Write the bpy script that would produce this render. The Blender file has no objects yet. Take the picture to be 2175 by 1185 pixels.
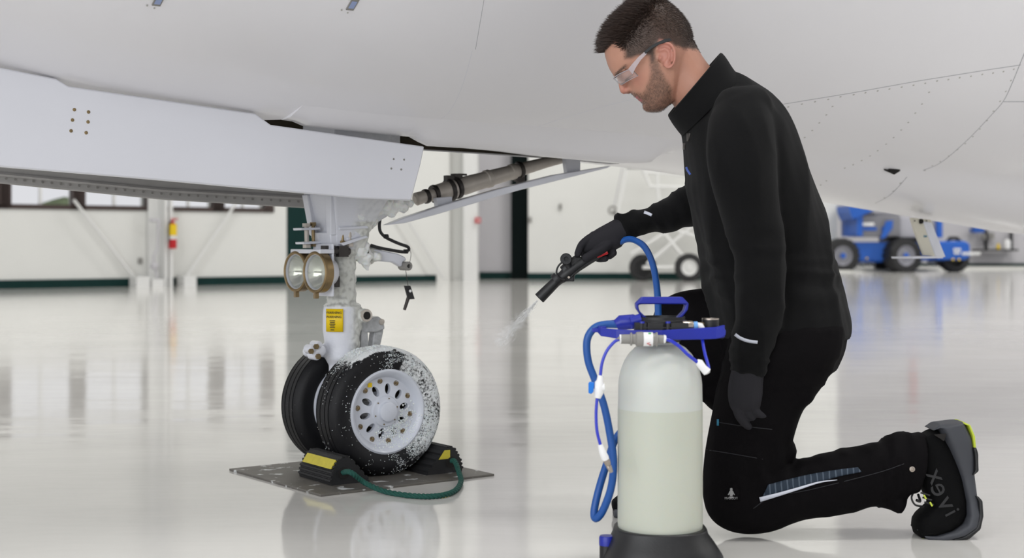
import bpy, bmesh, math, random
from mathutils import Vector as V, Matrix as M, noise
from mathutils.bvhtree import BVHTree
random.seed(7)
PI = math.pi
scene = bpy.context.scene
COL = scene.collection
# ---------------------------------------------------------------- camera
F, CX, HY, H = 3020.0, 1087.5, 520.0, 0.642      # focal length in px of a 2175 px wide frame, horizon row, lens height
CAM = V((0, 0, H))
cd = bpy.data.cameras.new('camera'); cam = bpy.data.objects.new('camera', cd); COL.objects.link(cam)
cam.location = CAM; cam.rotation_euler = (PI/2, 0, 0)
cd.lens = 50.0; cd.sensor_width = 36.0; cd.shift_y = -(592.5-HY)/2175.0
cd.clip_start = .05; cd.clip_end = 400
cd.dof.use_dof = True; cd.dof.focus_distance = 3.45; cd.dof.aperture_fstop = 4.0
scene.camera = cam
# ---------------------------------------------------------------- light and exposure
w = bpy.data.worlds.new('world'); scene.world = w; w.use_nodes = True
bg = w.node_tree.nodes['Background']; bg.inputs[0].default_value = (.95, .96, 1, 1); bg.inputs[1].default_value = .76
scene.view_settings.view_transform = 'Standard'; scene.view_settings.look = 'None'
scene.view_settings.gamma = 1; scene.view_settings.exposure = 0.0
try: scene.view_settings.use_curve_mapping = False
except Exception: pass
def area(name, loc, target, sx, sy, power, col=(1, 1, 1)):
    l = bpy.data.lights.new(name, 'AREA'); l.shape = 'RECTANGLE'; l.size = sx; l.size_y = sy; l.energy = power; l.color = col
    o = bpy.data.objects.new(name, l); COL.objects.link(o); o.location = loc
    d = V(target)-V(loc); o.rotation_euler = d.to_track_quat('-Z', 'Y').to_euler(); return o
for x in (-6, 3, 12, 21):                                 # high bay fixtures under the hangar roof
    for y in (2, 12, 22, 31):
        if x < 0 and y > 20: continue
        area('high_bay_light', (x, y, 8.7), (x, y, 0), 2.4, 1.2, 245 if y < 30 else 400, (1, .99, .975))
area('hangar_door_daylight', (-7, -8, 4), (-.5, 6, 1.2), 14, 7, 950, (.95, .975, 1))
# ---------------------------------------------------------------- geometry helpers
def P(px, py, Y): return V(((px-CX)/F*Y, Y, H-(py-HY)/F*Y))
def flo(px, py, z=0.0):
    Y = (H-z)*F/(py-HY); return V(((px-CX)/F*Y, Y, z))
a35 = math.radians(35)
AO = V((-.432, 4.05, 0)); AA = V((math.cos(a35), math.sin(a35), 0)); AN = V((math.sin(a35), -math.cos(a35), 0)); UZ = V((0, 0, 1))
def AC(t, n, z): return AO+AA*t+AN*n+UZ*z
def G(px, py, n):                                         # point where the sight line meets the aircraft plane n = const
    d = P(px, py, 1.0)-CAM; s = (n-(CAM-AO).dot(AN))/d.dot(AN); return CAM+d*s
def srgb(r, g, b):
    return tuple(((c/255)/12.92 if c/255 <= .04045 else ((c/255+.055)/1.055)**2.4) for c in (r, g, b))
def lerp(a, b, t): return a+(b-a)*t
def sstep(a, b, x):
    t = max(0, min(1, (x-a)/(b-a))); return t*t*(3-2*t)
def interp(xs, x):
    if x <= xs[0][0]: return xs[0][1]
    for (a, b), (c, d) in zip(xs, xs[1:]):
        if x <= c: return b+(d-b)*(x-a)/(c-a)
    return xs[-1][1]
def catmull(pts, n=8):
    p = [pts[0]*2-pts[1]]+list(pts)+[pts[-1]*2-pts[-2]]; out = []
    for i in range(1, len(p)-2):
        for k in range(n):
            t = k/n; a, b, c, d = p[i-1], p[i], p[i+1], p[i+2]
            out.append(.5*((2*b)+(c-a)*t+(2*a-5*b+4*c-d)*t*t+(3*b-a-3*c+d)*t**3))
    out.append(p[-2]); return out
def loft(bm, rings, caps=True, close=False):
    vs = [[bm.verts.new(p) for p in r] for r in rings]; n = len(rings[0])
    prs = list(zip(vs, vs[1:]))
    if close: prs.append((vs[-1], vs[0]))
    for a, b in prs:
        for i in range(n):
            try: bm.faces.new((a[i], a[(i+1) % n], b[(i+1) % n], b[i]))
            except ValueError: pass
    if caps and not close:
        bm.faces.new(vs[0][::-1]); bm.faces.new(vs[-1])
def frame(d):
    d = d.normalized(); u = d.cross(UZ)
    if u.length < 1e-3: u = d.cross(V((1, 0, 0)))
    u.normalize(); return u, d.cross(u)
def tube(bm, pts, r, seg=12, caps=True, flat=None):
    pts = [V(p) for p in pts]; n = len(pts)
    if not isinstance(r, (list, tuple)): r = [r]*n
    rings = []; u0 = None
    for i, p in enumerate(pts):
        d = (pts[min(i+1, n-1)]-pts[max(i-1, 0)])
        if d.length < 1e-9: d = V((0, 0, 1))
        d.normalize()
        if u0 is None: u, v = frame(d)
        else:
            u = (u0-d*u0.dot(d)).normalized(); v = d.cross(u)
        u0 = u
        rings.append([p+(u*math.cos(2*PI*k/seg)+v*math.sin(2*PI*k/seg))*r[i] for k in range(seg)])
    loft(bm, rings, caps)
def lathe(bm, c, ax, prof, seg=32, close=False, caps=True):
    c = V(c); ax = V(ax).normalized(); u, v = frame(ax)
    loft(bm, [[c+ax*h+(u*math.cos(2*PI*k/seg)+v*math.sin(2*PI*k/seg))*max(r, 1e-5) for k in range(seg)] for r, h in prof], caps, close)
def box(bm, c, s, ax=None):
    c = V(c); X, Y, Z = ax if ax else (V((1, 0, 0)), V((0, 1, 0)), V((0, 0, 1)))
    hx, hy, hz = s[0]/2, s[1]/2, s[2]/2
    loft(bm, [[c+X*hx*i+Y*hy*j+Z*hz*k for i, j in ((-1, -1), (1, -1), (1, 1), (-1, 1))] for k in (-1, 1)])
def abox(bm, t0, t1, n0, n1, z0, z1):
    box(bm, AC((t0+t1)/2, (n0+n1)/2, (z0+z1)/2), (t1-t0, n1-n0, z1-z0), (AA, AN, UZ))
def prism(bm, poly, vec):
    loft(bm, [list(poly), [p+vec for p in poly]])
def ball(bm, c, r, seg=16, ax=None):
    c = V(c); r = V(r) if not isinstance(r, (int, float)) else V((r, r, r))
    X, Y, Z = ax if ax else (V((1, 0, 0)), V((0, 1, 0)), V((0, 0, 1)))
    rings = []
    for j in range(1, seg//2):
        a = PI*j/(seg//2)
        rings.append([c+X*r.x*math.sin(a)*math.cos(2*PI*k/seg)+Y*r.y*math.sin(a)*math.sin(2*PI*k/seg)-Z*r.z*math.cos(a) for k in range(seg)])
    loft(bm, rings)
def ring(p1, p2, dep, hd, n=28, ex=2.0):                  # cross-section through two outline points, half depth hd along dep
    c = (p1+p2)/2; h = (p2-p1)/2; out = []
    for k in range(n):
        a = 2*PI*k/n; ca, sa = math.cos(a), math.sin(a)
        out.append(c+h*math.copysign(abs(ca)**(2/ex), ca)+dep*hd*math.copysign(abs(sa)**(2/ex), sa))
    return out
def newbm(): return bmesh.new()
def tomesh(bm, name):
    bmesh.ops.recalc_face_normals(bm, faces=bm.faces)
    me = bpy.data.meshes.new(name); bm.to_mesh(me); bm.free(); return me
def each(name, bm, mat, parent, **k):                      # every loose piece becomes a part of its own
    bm.verts.ensure_lookup_table(); seen = set(); out = []
    for v0 in bm.verts:
        if v0 in seen: continue
        st = [v0]; seen.add(v0); isl = []
        while st:
            v = st.pop(); isl.append(v)
            for e in v.link_edges:
                w_ = e.other_vert(v)
                if w_ not in seen: seen.add(w_); st.append(w_)
        nb = newbm(); mp = {v: nb.verts.new(v.co) for v in isl}; fs = {f for v in isl for f in v.link_faces}
        for f in fs: nb.faces.new([mp[v] for v in f.verts])
        out.append(obj(name, nb, mat, parent, **k))
    bm.free(); return out
WINV = {}
def obj(name, g, mat, parent=None, smooth=True, ang=40, label=None, kind=None):
    me = tomesh(g, name) if isinstance(g, bmesh.types.BMesh) else g
    me.name = name
    me.materials.clear(); me.materials.append(mat)
    if smooth:
        me.shade_smooth()
        if ang < 180: me.set_sharp_from_angle(angle=math.radians(ang))
    o = bpy.data.objects.new(name, me); COL.objects.link(o)
    if parent:
        o.parent = parent; o.matrix_parent_inverse = WINV[parent]
    WINV[o] = M.Identity(4)
    if label: o['label'] = label
    if kind: o['kind'] = kind
    return o
def thing(name, label, cat, loc, group=None):
    o = bpy.data.objects.new(name, None); COL.objects.link(o); o.location = loc; o.empty_display_size = .1
    o['label'] = label; o['category'] = cat
    if group: o['group'] = group
    WINV[o] = M.Translation(-V(loc)); return o
def tag(o, label, cat, group=None, kind=None):
    o['label'] = label; o['category'] = cat
    if group: o['group'] = group
    if kind: o['kind'] = kind
    return o
def struct(name, bm, mat, label=None, **k):
    o = obj(name, bm, mat, **k); o['kind'] = 'structure'
    if label: o['label'] = label
    return o
def bevel(o, wd=.003, seg=2):
    m = o.modifiers.new('bevel', 'BEVEL'); m.width = wd; m.segments = seg; m.limit_method = 'ANGLE'; m.angle_limit = math.radians(35); return o
def evalmesh(o):
    dg = bpy.context.evaluated_depsgraph_get(); dg.update()
    me = bpy.data.meshes.new_from_object(o.evaluated_get(dg)); d = o.data
    bpy.data.objects.remove(o); return me
def fuse(bm, vox, smooth=3, fac=.5):                      # one continuous skin around overlapping closed shapes
    o = bpy.data.objects.new('tmp', tomesh(bm, 'tmp')); COL.objects.link(o)
    m = o.modifiers.new('r', 'REMESH'); m.mode = 'VOXEL'; m.voxel_size = vox
    if smooth:
        s = o.modifiers.new('s', 'SMOOTH'); s.factor = fac; s.iterations = smooth
    return evalmesh(o)
def cut(bm, cutter, op='DIFFERENCE'):
    o = bpy.data.objects.new('tmp', tomesh(bm, 'tmp')); COL.objects.link(o)
    c = bpy.data.objects.new('tmpc', tomesh(cutter, 'tmpc')); COL.objects.link(c)
    m = o.modifiers.new('b', 'BOOLEAN'); m.object = c; m.operation = op; m.solver = 'EXACT'; m.use_self = True
    me = evalmesh(o); bpy.data.objects.remove(c); return me
def displace(me, fn):
    co = [v.co.copy() for v in me.vertices]; no = [v.normal.copy() for v in me.vertices]
    for v, c, n in zip(me.vertices, co, no): v.co = c+n*fn(c, n)
    me.update()
def text(body, size, loc, X, Y, mat, parent, name='lettering', ext=.0006, sx=1.0, label=None):
    cu = bpy.data.curves.new('t', 'FONT'); cu.body = body; cu.size = size; cu.extrude = ext; cu.align_x = 'CENTER'; cu.align_y = 'CENTER'
    cu.resolution_u = 3
    o = bpy.data.objects.new('t', cu); COL.objects.link(o)
    X = V(X).normalized(); Y = V(Y); Y = (Y-X*Y.dot(X)).normalized(); Z = X.cross(Y); me = evalmesh(o)
    me.transform(M(((X.x*sx, Y.x, Z.x, loc[0]), (X.y*sx, Y.y, Z.y, loc[1]), (X.z*sx, Y.z, Z.z, loc[2]), (0, 0, 0, 1))))
    return obj(name, me, mat, parent, smooth=False, label=label)
# ---------------------------------------------------------------- materials
def mat(name, col, rough=.5, metal=0, coat=0, coatr=.1, spec=.5, var=0, vs=8, bump=0, bs=60, alpha=None, trans=0, emit=None, sss=0, sheen=0, attr=None, ior=None):
    m = bpy.data.materials.new(name); m.use_nodes = True; nt = m.node_tree; b = nt.nodes['Principled BSDF']
    if len(col) == 3: col = (*col, 1)
    b.inputs['Base Color'].default_value = col; b.inputs['Roughness'].default_value = rough; b.inputs['Metallic'].default_value = metal
    b.inputs['Coat Weight'].default_value = coat; b.inputs['Coat Roughness'].default_value = coatr
    b.inputs['Specular IOR Level'].default_value = spec
    if ior: b.inputs['IOR'].default_value = ior
    if trans: b.inputs['Transmission Weight'].default_value = trans
    if alpha is not None: b.inputs['Alpha'].default_value = alpha
    if sss:
        b.inputs['Subsurface Weight'].default_value = sss; b.inputs['Subsurface Radius'].default_value = (.012, .006, .003); b.inputs['Subsurface Scale'].default_value = .6
    if sheen: b.inputs['Sheen Weight'].default_value = sheen; b.inputs['Sheen Roughness'].default_value = .6
    if emit: b.inputs['Emission Color'].default_value = (*emit[:3], 1); b.inputs['Emission Strength'].default_value = emit[3]
    tc = nt.nodes.new('ShaderNodeTexCoord'); L = nt.links
    if attr:
        at = nt.nodes.new('ShaderNodeAttribute'); at.attribute_name = attr; L.new(at.outputs['Color'], b.inputs['Base Color'])
    if var:
        n = nt.nodes.new('ShaderNodeTexNoise'); n.inputs['Scale'].default_value = vs; n.inputs['Detail'].default_value = 5
        L.new(tc.outputs['Object'], n.inputs['Vector'])
        mx = nt.nodes.new('ShaderNodeMix'); mx.data_type = 'RGBA'; mx.blend_type = 'MULTIPLY'; mx.inputs[0].default_value = 1
        rp = nt.nodes.new('ShaderNodeMapRange'); rp.inputs['From Min'].default_value = .3; rp.inputs['From Max'].default_value = .7
        rp.inputs['To Min'].default_value = 1-var; rp.inputs['To Max'].default_value = 1
        L.new(n.outputs['Fac'], rp.inputs['Value']); L.new(rp.outputs['Result'], mx.inputs[7])
        if attr: L.new(at.outputs['Color'], mx.inputs[6])
        else: mx.inputs[6].default_value = col
        L.new(mx.outputs[2], b.inputs['Base Color'])
    if bump:
        n2 = nt.nodes.new('ShaderNodeTexNoise'); n2.inputs['Scale'].default_value = bs; n2.inputs['Detail'].default_value = 4
        L.new(tc.outputs['Object'], n2.inputs['Vector'])
        bp = nt.nodes.new('ShaderNodeBump'); bp.inputs['Strength'].default_value = 1; bp.inputs['Distance'].default_value = bump
        L.new(n2.outputs['Fac'], bp.inputs['Height']); L.new(bp.outputs['Normal'], b.inputs['Normal'])
    return m
m_paint = mat('aircraft_white_paint', srgb(240, 239, 243), .32, coat=.35, coatr=.12, var=.03, vs=1.5)
m_paint2 = mat('door_white_paint', srgb(228, 229, 236), .3, coat=.3, coatr=.15, var=.03, vs=3)
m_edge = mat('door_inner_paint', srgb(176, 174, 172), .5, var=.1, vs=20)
m_gear = mat('gear_white_enamel', srgb(220, 222, 230), .3, coat=.3, var=.05, vs=20)
m_foam = mat('cleaning_foam', srgb(238, 240, 238), .6, sss=.3, bump=.002, bs=120)
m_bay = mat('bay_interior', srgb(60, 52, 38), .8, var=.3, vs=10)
m_seam = mat('panel_seam_sealant', srgb(150, 152, 158), .7)
m_rivet = mat('rivet_heads', srgb(176, 175, 170), .5)
m_steel = mat('brushed_steel_tube', srgb(200, 192, 182), .4, metal=.15, var=.15, vs=30)
m_dkmetal = mat('dark_clamp_metal', srgb(70, 66, 64), .5, metal=.5)
m_brass = mat('cadmium_plated_bolt', srgb(150, 130, 95), .4, metal=.7, var=.3, vs=60)
m_black = mat('black_plastic', srgb(24, 24, 26), .45, bump=.0002, bs=400)
m_rubber = mat('black_tyre_rubber', srgb(26, 26, 28), .55, var=.2, vs=20, bump=.0004, bs=200)
m_hole = mat('dark_recess', srgb(20, 16, 14), .8)
m_green = mat('dark_green_paint', srgb(16, 48, 46), .6, spec=.15, var=.1)
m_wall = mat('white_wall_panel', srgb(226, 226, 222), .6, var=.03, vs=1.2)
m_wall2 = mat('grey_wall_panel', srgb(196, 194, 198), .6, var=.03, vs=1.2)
m_white = mat('white_steel', srgb(226, 226, 224), .45)
m_grey = mat('grey_plastic', srgb(140, 138, 134), .45)
m_blue = mat('royal_blue_plastic', srgb(24, 40, 160), .38, var=.12, vs=25)
m_hose = mat('blue_rubber_hose', srgb(24, 82, 158), .42)
m_tubeb = mat('blue_poly_tubing', srgb(14, 40, 190), .25, coat=.5)
m_wplast = mat('white_plastic_fitting', srgb(240, 240, 240), .35)
m_nickel = mat('nickel_coupling', srgb(175, 165, 155), .25, metal=.9)
m_yellow = mat('yellow_sticker', srgb(236, 200, 0), .5)
m_red = mat('red_paint', srgb(190, 20, 30), .4)
# ================================================================ the hangar
def floor_mat():
    m = bpy.data.materials.new('polished_epoxy_floor'); m.use_nodes = True; nt = m.node_tree; L = nt.links; b = nt.nodes['Principled BSDF']
    tc = nt.nodes.new('ShaderNodeTexCoord')
    n = nt.nodes.new('ShaderNodeTexNoise'); n.inputs['Scale'].default_value = .9; n.inputs['Detail'].default_value = 6; L.new(tc.outputs['Object'], n.inputs['Vector'])
    r = nt.nodes.new('ShaderNodeValToRGB'); r.color_ramp.elements[0].position = .35; r.color_ramp.elements[1].position = .65
    r.color_ramp.elements[0].color = (*srgb(216, 214, 210), 1); r.color_ramp.elements[1].color = (*srgb(228, 226, 222), 1)
    L.new(n.outputs['Fac'], r.inputs[0]); L.new(r.outputs[0], b.inputs['Base Color'])
    b.inputs['Roughness'].default_value = .09; b.inputs['Specular IOR Level'].default_value = .5
    mp = nt.nodes.new('ShaderNodeMapping'); mp.inputs['Scale'].default_value = (1, 2.4, 1); L.new(tc.outputs['Object'], mp.inputs[0])
    n2 = nt.nodes.new('ShaderNodeTexNoise'); n2.inputs['Scale'].default_value = 1.6; n2.inputs['Detail'].default_value = 3; L.new(mp.outputs[0], n2.inputs['Vector'])
    n3 = nt.nodes.new('ShaderNodeTexNoise'); n3.inputs['Scale'].default_value = 45; n3.inputs['Detail'].default_value = 2; L.new(tc.outputs['Object'], n3.inputs['Vector'])
    bp = nt.nodes.new('ShaderNodeBump'); bp.inputs['Strength'].default_value = 1; bp.inputs['Distance'].default_value = .0022; L.new(n2.outputs['Fac'], bp.inputs['Height'])
    bp2 = nt.nodes.new('ShaderNodeBump'); bp2.inputs['Strength'].default_value = 1; bp2.inputs['Distance'].default_value = .00003
    L.new(n3.outputs['Fac'], bp2.inputs['Height']); L.new(bp.outputs[0], bp2.inputs['Normal']); L.new(bp2.outputs[0], b.inputs['Normal'])
    return m
b = newbm(); box(b, (0, 16, -.05), (70, 70, .1)); struct('floor', b, floor_mat(), smooth=False)
b = newbm(); box(b, (0, 16, 9.1), (60, 60, .2)); struct('ceiling', b, m_white, smooth=False)
# left wall runs away to the right, parallel to the aircraft
WA = flo(0, 613.8); WB = flo(935, 596.8); WD = (WB-WA); WD.z = 0; WD.normalize(); WN = V((WD.y, -WD.x, 0))   # WN faces the camera
def wx(px, off=0.0):                                      # distance along the left wall of image column px
    d = V(((px-CX)/F, 1, 0)); # intersect ray with plane (p-WA).WN = off
    s = (WA.dot(WN)+off)/d.dot(WN); return (d*s-WA).dot(WD)
def wz(px, py):
    d = V(((px-CX)/F, 1, 0)); s = WA.dot(WN)/d.dot(WN); return H-(py-HY)/F*s
def wbox(bm, s0, s1, z0, z1, o0, o1):                     # o = distance in front of the wall
    c = WA+WD*((s0+s1)/2)+WN*((o0+o1)/2)+UZ*((z0+z1)/2); box(bm, c, (s1-s0, abs(o1-o0), z1-z0), (WD, WN, UZ))
Z0, Z1 = 1.24, 1.98
wins = [(wx(-300), wx(-175)), (wx(-150), wx(0)), (wx(20), wx(156)), (wx(181), wx(309)), (wx(354), wx(452)), (wx(476), wx(562))]
SE = wx(609); SL = -9.0; EE = wx(945)
b = newbm()
wbox(b, SL, SE, 0, Z0, -.2, 0); wbox(b, SL, SE, Z1, 9, -.2, 0)
edges = [SL]+[e for w_ in wins for e in w_]+[SE]
for i in range(0, len(edges), 2): wbox(b, edges[i], edges[i+1], Z0, Z1, -.2, 0)
struct('wall_left', b, m_wall, smooth=False)
m_dkwin = mat('dark_window_frame', srgb(62, 48, 44), .5)
m_glass = mat('clear_glass', (1, 1, 1), .02, trans=1, ior=1.02, spec=.2)
for i, (s0, s1) in enumerate(wins):
    b = newbm(); g = .05
    wbox(b, s0-.2, s0, Z0-.05, Z1+.05, -.1, .03); wbox(b, s1, s1+.16, Z0-.05, Z1+.05, -.1, .03)
    wbox(b, s0-.2, s1+.16, Z0-.07, Z0, -.1, .03); wbox(b, s0-.2, s1+.16, Z1, Z1+.07, -.1, .03)
    wf = struct('window_%d' % (i+1), b, m_dkwin, 'dark framed strip window in the left wall', smooth=False)
    b = newbm(); wbox(b, (s0+s1)/2-.02, (s0+s1)/2+.02, Z0, Z1, -.09, -.05); obj('muntin', b, m_white, wf, smooth=False)
    b = newbm(); wbox(b, s0, s1, Z0, Z1, -.11, -.1); obj('window_pane', b, m_glass, wf, smooth=False)
b = newbm(); wbox(b, SE, wx(725), 0, 2.9, -.12, -.02)
struct('door_1', b, m_green, 'tall dark green sliding door behind the nose gear', smooth=False)
b = newbm(); wbox(b, SE, wx(725), 2.9, 9, -.2, 0); wbox(b, wx(725), EE+.1, 0, 9, -.2, 0); struct('wall_back', b, m_wall, smooth=False)
b = newbm(); wbox(b, SL, wx(285), 0, .13, 0, .03); wbox(b, wx(352), SE, 0, .13, 0, .03); struct('baseboard_left', b, m_green, smooth=False)
b = newbm(); wbox(b, wx(725), wx(925), 0, .11, 0, .03); struct('baseboard_back', b, m_green, smooth=False)
def brace(name, px0, py0, px1, py1, o, lab, r=.024):
    b = newbm(); tube(b, [WA+WD*wx(px0)+WN*o+UZ*wz(px0, py0), WA+WD*wx(px1)+WN*o+UZ*wz(px1, py1)], r, 8)
    return struct(name, b, m_white, lab)
# steel column with its braces
b = newbm(); s0, s1 = wx(312), wx(352)
wbox(b, s0, s1, 0, 9, .02, .06); wbox(b, s0+.17, s0+.21, 0, 9, .02, .3); wbox(b, s0+.26, s1, 0, 9, .2, .28)
struct('trim_1', b, m_white, 'white steel column beside the fire extinguisher', smooth=False)
for i, (x0, x1, h) in enumerate(((272, 300, .16), (304, 330, .12), (372, 398, .16))):
    b = newbm(); wbox(b, wx(x0), wx(x1), 0, h, .05, .35); struct('trim_%d' % (i+2), b, m_white, 'white steel foot plate of the wall bracing', smooth=False)
brace('trim_5', 150, 425, 285, 598, .14, 'white diagonal steel brace left of the column')
brace('trim_6', 498, 425, 382, 598, .14, 'white diagonal steel brace right of the column')
brace('trim_7', 840, 440, 932, 590, .14, 'white diagonal steel brace behind the nose gear')
b = newbm(); c0 = WA+WD*wx(316)+WN*.34
tube(b, catmull([c0+UZ*(1.0), c0+UZ*.95+WN*.03, c0+UZ*.6, c0+UZ*.45-WD*.06, c0+UZ*.12]), .02, 8)
tube(b, [c0+UZ*1.02-WD*.12, c0+UZ*1.02+WD*.02, c0+UZ*.9+WD*.02], .03, 8); ball(b, c0+UZ*.32-WD*.05, .07, 8)
tag(obj('pipe', b, m_wall2), 'thin grey riser pipe running down the white column left of the extinguisher', 'pipe')
b = newbm(); wbox(b, wx(293), wx(301), wz(297, 560), wz(297, 548), 0, .04)
tag(obj('wall_outlet', b, m_grey, smooth=False), 'small grey outlet box on the white wall beside the column foot', 'outlet')
# fire extinguisher
c0 = WA+WD*wx(346)+WN*.38; s_ = 145.
ze = lambda py: H-(py-HY)*(c0.y/F)
fe = thing('fire_extinguisher', 'red fire extinguisher with a yellow label hung on the white column', 'fire extinguisher', c0+UZ*ze(528))
r = .062
b = newbm(); lathe(b, c0, UZ, [(r*.9, ze(528)), (r, ze(525)), (r, ze(482)), (r*.8, ze(476)), (r*.35, ze(472))], 20); obj('cylinder', b, m_red, fe)
b = newbm(); lathe(b, c0, UZ, [(r*1.03, ze(500)), (r*1.03, ze(476))], 20, caps=False); obj('paper_label', b, m_yellow, fe, label='yellow label band')
b = newbm(); lathe(b, c0, UZ, [(r*1.035, ze(508)), (r*1.035, ze(500.5))], 20, caps=False); obj('name_band', b, m_white, fe)
b = newbm(); lathe(b, c0, UZ, [(.018, ze(474)), (.018, ze(468))], 10); box(b, c0+UZ*ze(467)+WD*.02, (.1, .02, .015), (WD, WN, UZ)); box(b, c0+UZ*ze(464)+WD*.03, (.11, .02, .012), (WD, WN, V((0, 0, 1)))); obj('valve', b, m_red, fe)
b = newbm(); tube(b, catmull([c0+UZ*ze(470), c0+UZ*ze(474)-WD*.07+WN*.03, c0+UZ*ze(495)-WD*.075+WN*.02, c0+UZ*ze(515)-WD*.06+WN*.02]), .01, 8); obj('discharge_hose', b, m_black, fe)
b = newbm(); box(b, c0-WN*(r+.02)+UZ*ze(500), (.05, .03, .2), (WD, WN, UZ)); obj('wall_bracket', b, m_dkmetal, fe, smooth=False)
# back corner column, recess, black door, middle wall
Y2 = H*F/(592.5-HY)
def bb(bm, px0, px1, z0, z1, y0, y1):
    x0, x1 = (px0-CX)/F*y0, (px1-CX)/F*y0
    box(bm, ((x0+x1)/2, (y0+y1)/2, (z0+z1)/2), (x1-x0, abs(y1-y0), z1-z0))
b = newbm(); bb(b, 946, 984, 0, 9, Y2-1.2, Y2+.4); struct('trim_8', b, m_wall, 'grey white steel column at the wall corner', smooth=False)
b = newbm(); bb(b, 984, 1014, 0, 9, Y2-1.45, Y2+.3); struct('trim_9', b, m_white, 'white flanged column carrying the red call point', smooth=False)
b = newbm(); bb(b, 1005, 1130, 0, 9, Y2, Y2+.2); struct('wall_rear', b, m_wall2, smooth=False)  # recess wall, its shadow put into the grey panel colour
b = newbm(); bb(b, 1085.5, 1122, 0, 2.75, Y2-.25, Y2-.02)
m_bdoor = mat('black_green_door', srgb(4, 14, 14), .7, spec=.1)
struct('door_2', b, m_bdoor, 'narrow black green door edge right of the call point', smooth=False)
b = newbm(); bb(b, 1122, 1700, 0, 9, Y2-.35, Y2-.1); struct('wall_middle', b, m_wall, smooth=False)
b = newbm(); bb(b, 1016, 1085, 0, .13, Y2-.05, Y2); struct('baseboard_rear', b, m_green, smooth=False)
b = newbm(); bb(b, 1122, 1700, 0, .12, Y2-.4, Y2-.35); struct('baseboard_middle', b, m_green, smooth=False)
Y3 = H*F/(576-HY); YR = H*F/(569-HY)
b = newbm(); bb(b, 1640, 1778, 0, 9, Y3, Y3+.4); struct('trim_10', b, m_wall, 'white wall end left of the blue lift', smooth=False)
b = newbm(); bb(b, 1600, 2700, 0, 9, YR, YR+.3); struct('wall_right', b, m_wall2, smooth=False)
b = newbm(); bb(b, 1600, 2700, 0, .13, YR-.05, YR); struct('baseboard_right', b, m_green, smooth=False)
b = newbm(); y = Y2-1.45; bb(b, 1009, 1021, H+(HY-474)/F*y, H+(HY-462)/F*y, y-.05, y)
cp = tag(obj('call_point', b, m_red, smooth=False), 'small red fire alarm call point on the white column', 'alarm')
b = newbm(); y2_ = y-.06; bb(b, 1014, 1018, H+(HY-470)/F*y, H+(HY-466)/F*y, y2_, y2_+.01); obj('press_panel', b, m_wplast, cp, smooth=False)
for px, py, lab in ((1190, 439, 'grey light switch on the white wall left of the rolling stairs'), (1126, 467, 'small pale switch box beside the black door')):
    b = newbm(); y = Y2-.4; bb(b, px-3, px+3, H+(HY-py-6)/F*y, H+(HY-py+6)/F*y, y, y+.05); tag(obj('light_switch', b, m_grey, smooth=False), lab, 'switch')
b = newbm(); bb(b, 1932, 1948, 3.0, 3.5, YR-.1, YR)  # unseen red fixture, inferred from its streak in the floor
tag(obj('red_wall_fixture', b, m_red, smooth=False), 'red cabinet high on the right wall, unseen, inferred from its red streak in the floor', 'fixture')
# outdoors seen through the windows
m_hedge = mat('hedge_leaves', srgb(190, 210, 170), .9, var=.3, vs=6)
b = newbm(); wbox(b, wx(300), wx(600), 0, 1.5, -9, -8); me = fuse(b, .2, 1); displace(me, lambda c, n: .3*noise.noise(c*1.2))
tag(obj('hedge', me, m_hedge), 'pale green hedge outside the windows right of the column', 'hedge', kind='stuff')
m_brick = mat('pink_brick', srgb(250, 228, 222), .9, var=.3, vs=3)
b = newbm(); wbox(b, wx(-200), wx(200), 0, 1.9, -14, -12); tag(obj('garden_wall', b, m_brick, smooth=False), 'pale pink brick wall outside the leftmost windows', 'wall')
b = newbm(); box(b, WA-WN*30, (90, 58, .1), (WD, WN, UZ))
ground = mat('pale_paving', srgb(205, 205, 200), .9); struct('trim_11', b, ground, 'pale paving outside the windows', smooth=False)
# ================================================================ the aircraft
air = thing('aircraft', 'white business jet standing on its nose wheels over the hangar floor', 'aircraft', AO)
R = 1.32
zb = [(-5.2, 2.05), (-4.2, 1.62), (-3.2, 1.34), (-2.2, 1.16), (-1.4, 1.075), (-1.27, 1.058), (-1.07, 1.027), (-.92, .994), (-.45, .952), (-.35, .938), (-.08, .927), (.3, .922), (.5, .919), (.62, .917), (.75, .914), (.95, .901), (1.27, .893), (1.8, .862), (2.5, .835), (3.2, .81), (5, .8), (7, .84), (9, 1.0), (12, 1.5)]
RR = [(-5.6, .06), (-5.4, .35), (-5.0, .62), (-4.2, .92), (-3.2, 1.14), (-2.2, 1.26), (-1.2, 1.31), (0, 1.32), (7, 1.32), (9, 1.2), (12, .8)]
fd = [(1.0, 0), (1.5, .018), (2.03, .058), (2.5, .088), (3.08, .125), (4.2, .15), (6, .15), (7.5, 0)]   # keel fairing depth
def smi(tab, x):                                           # smoothed table lookup
    return sum(interp(tab, x+d)*w_ for d, w_ in ((-.12, .2), (-.06, .2), (0, .2), (.06, .2), (.12, .2)))
NCR = .36
def hullring(t, seg=120):
    r = interp(RR, t) if t < -4 else smi(RR, t); z0 = smi(zb, t); zc = z0+r if t > -4 else z0+r
    f = interp(fd, t); out = []
    for k in range(seg):
        # denser points around the belly
        a = 2*PI*k/seg; a = a-.45*math.sin(a); n = r*math.sin(a); z = zc-r*math.cos(a)
        if f > 0 and math.cos(a) > 0 and abs(n) < NCR:
            z -= f*(1-(abs(n)/NCR)**4)
        out.append(AC(t, n, z))
    return out
hb = newbm(); ts = [-5.6, -5.5, -5.2, -4.8, -4.4, -4]+[-3.6+.2*i for i in range(13)]+[-1.05+.1*i for i in range(62)]+[5.5, 6, 6.5, 7, 7.5, 8, 9, 10.5, 12]
loft(hb, [hullring(t) for t in ts])
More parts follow.
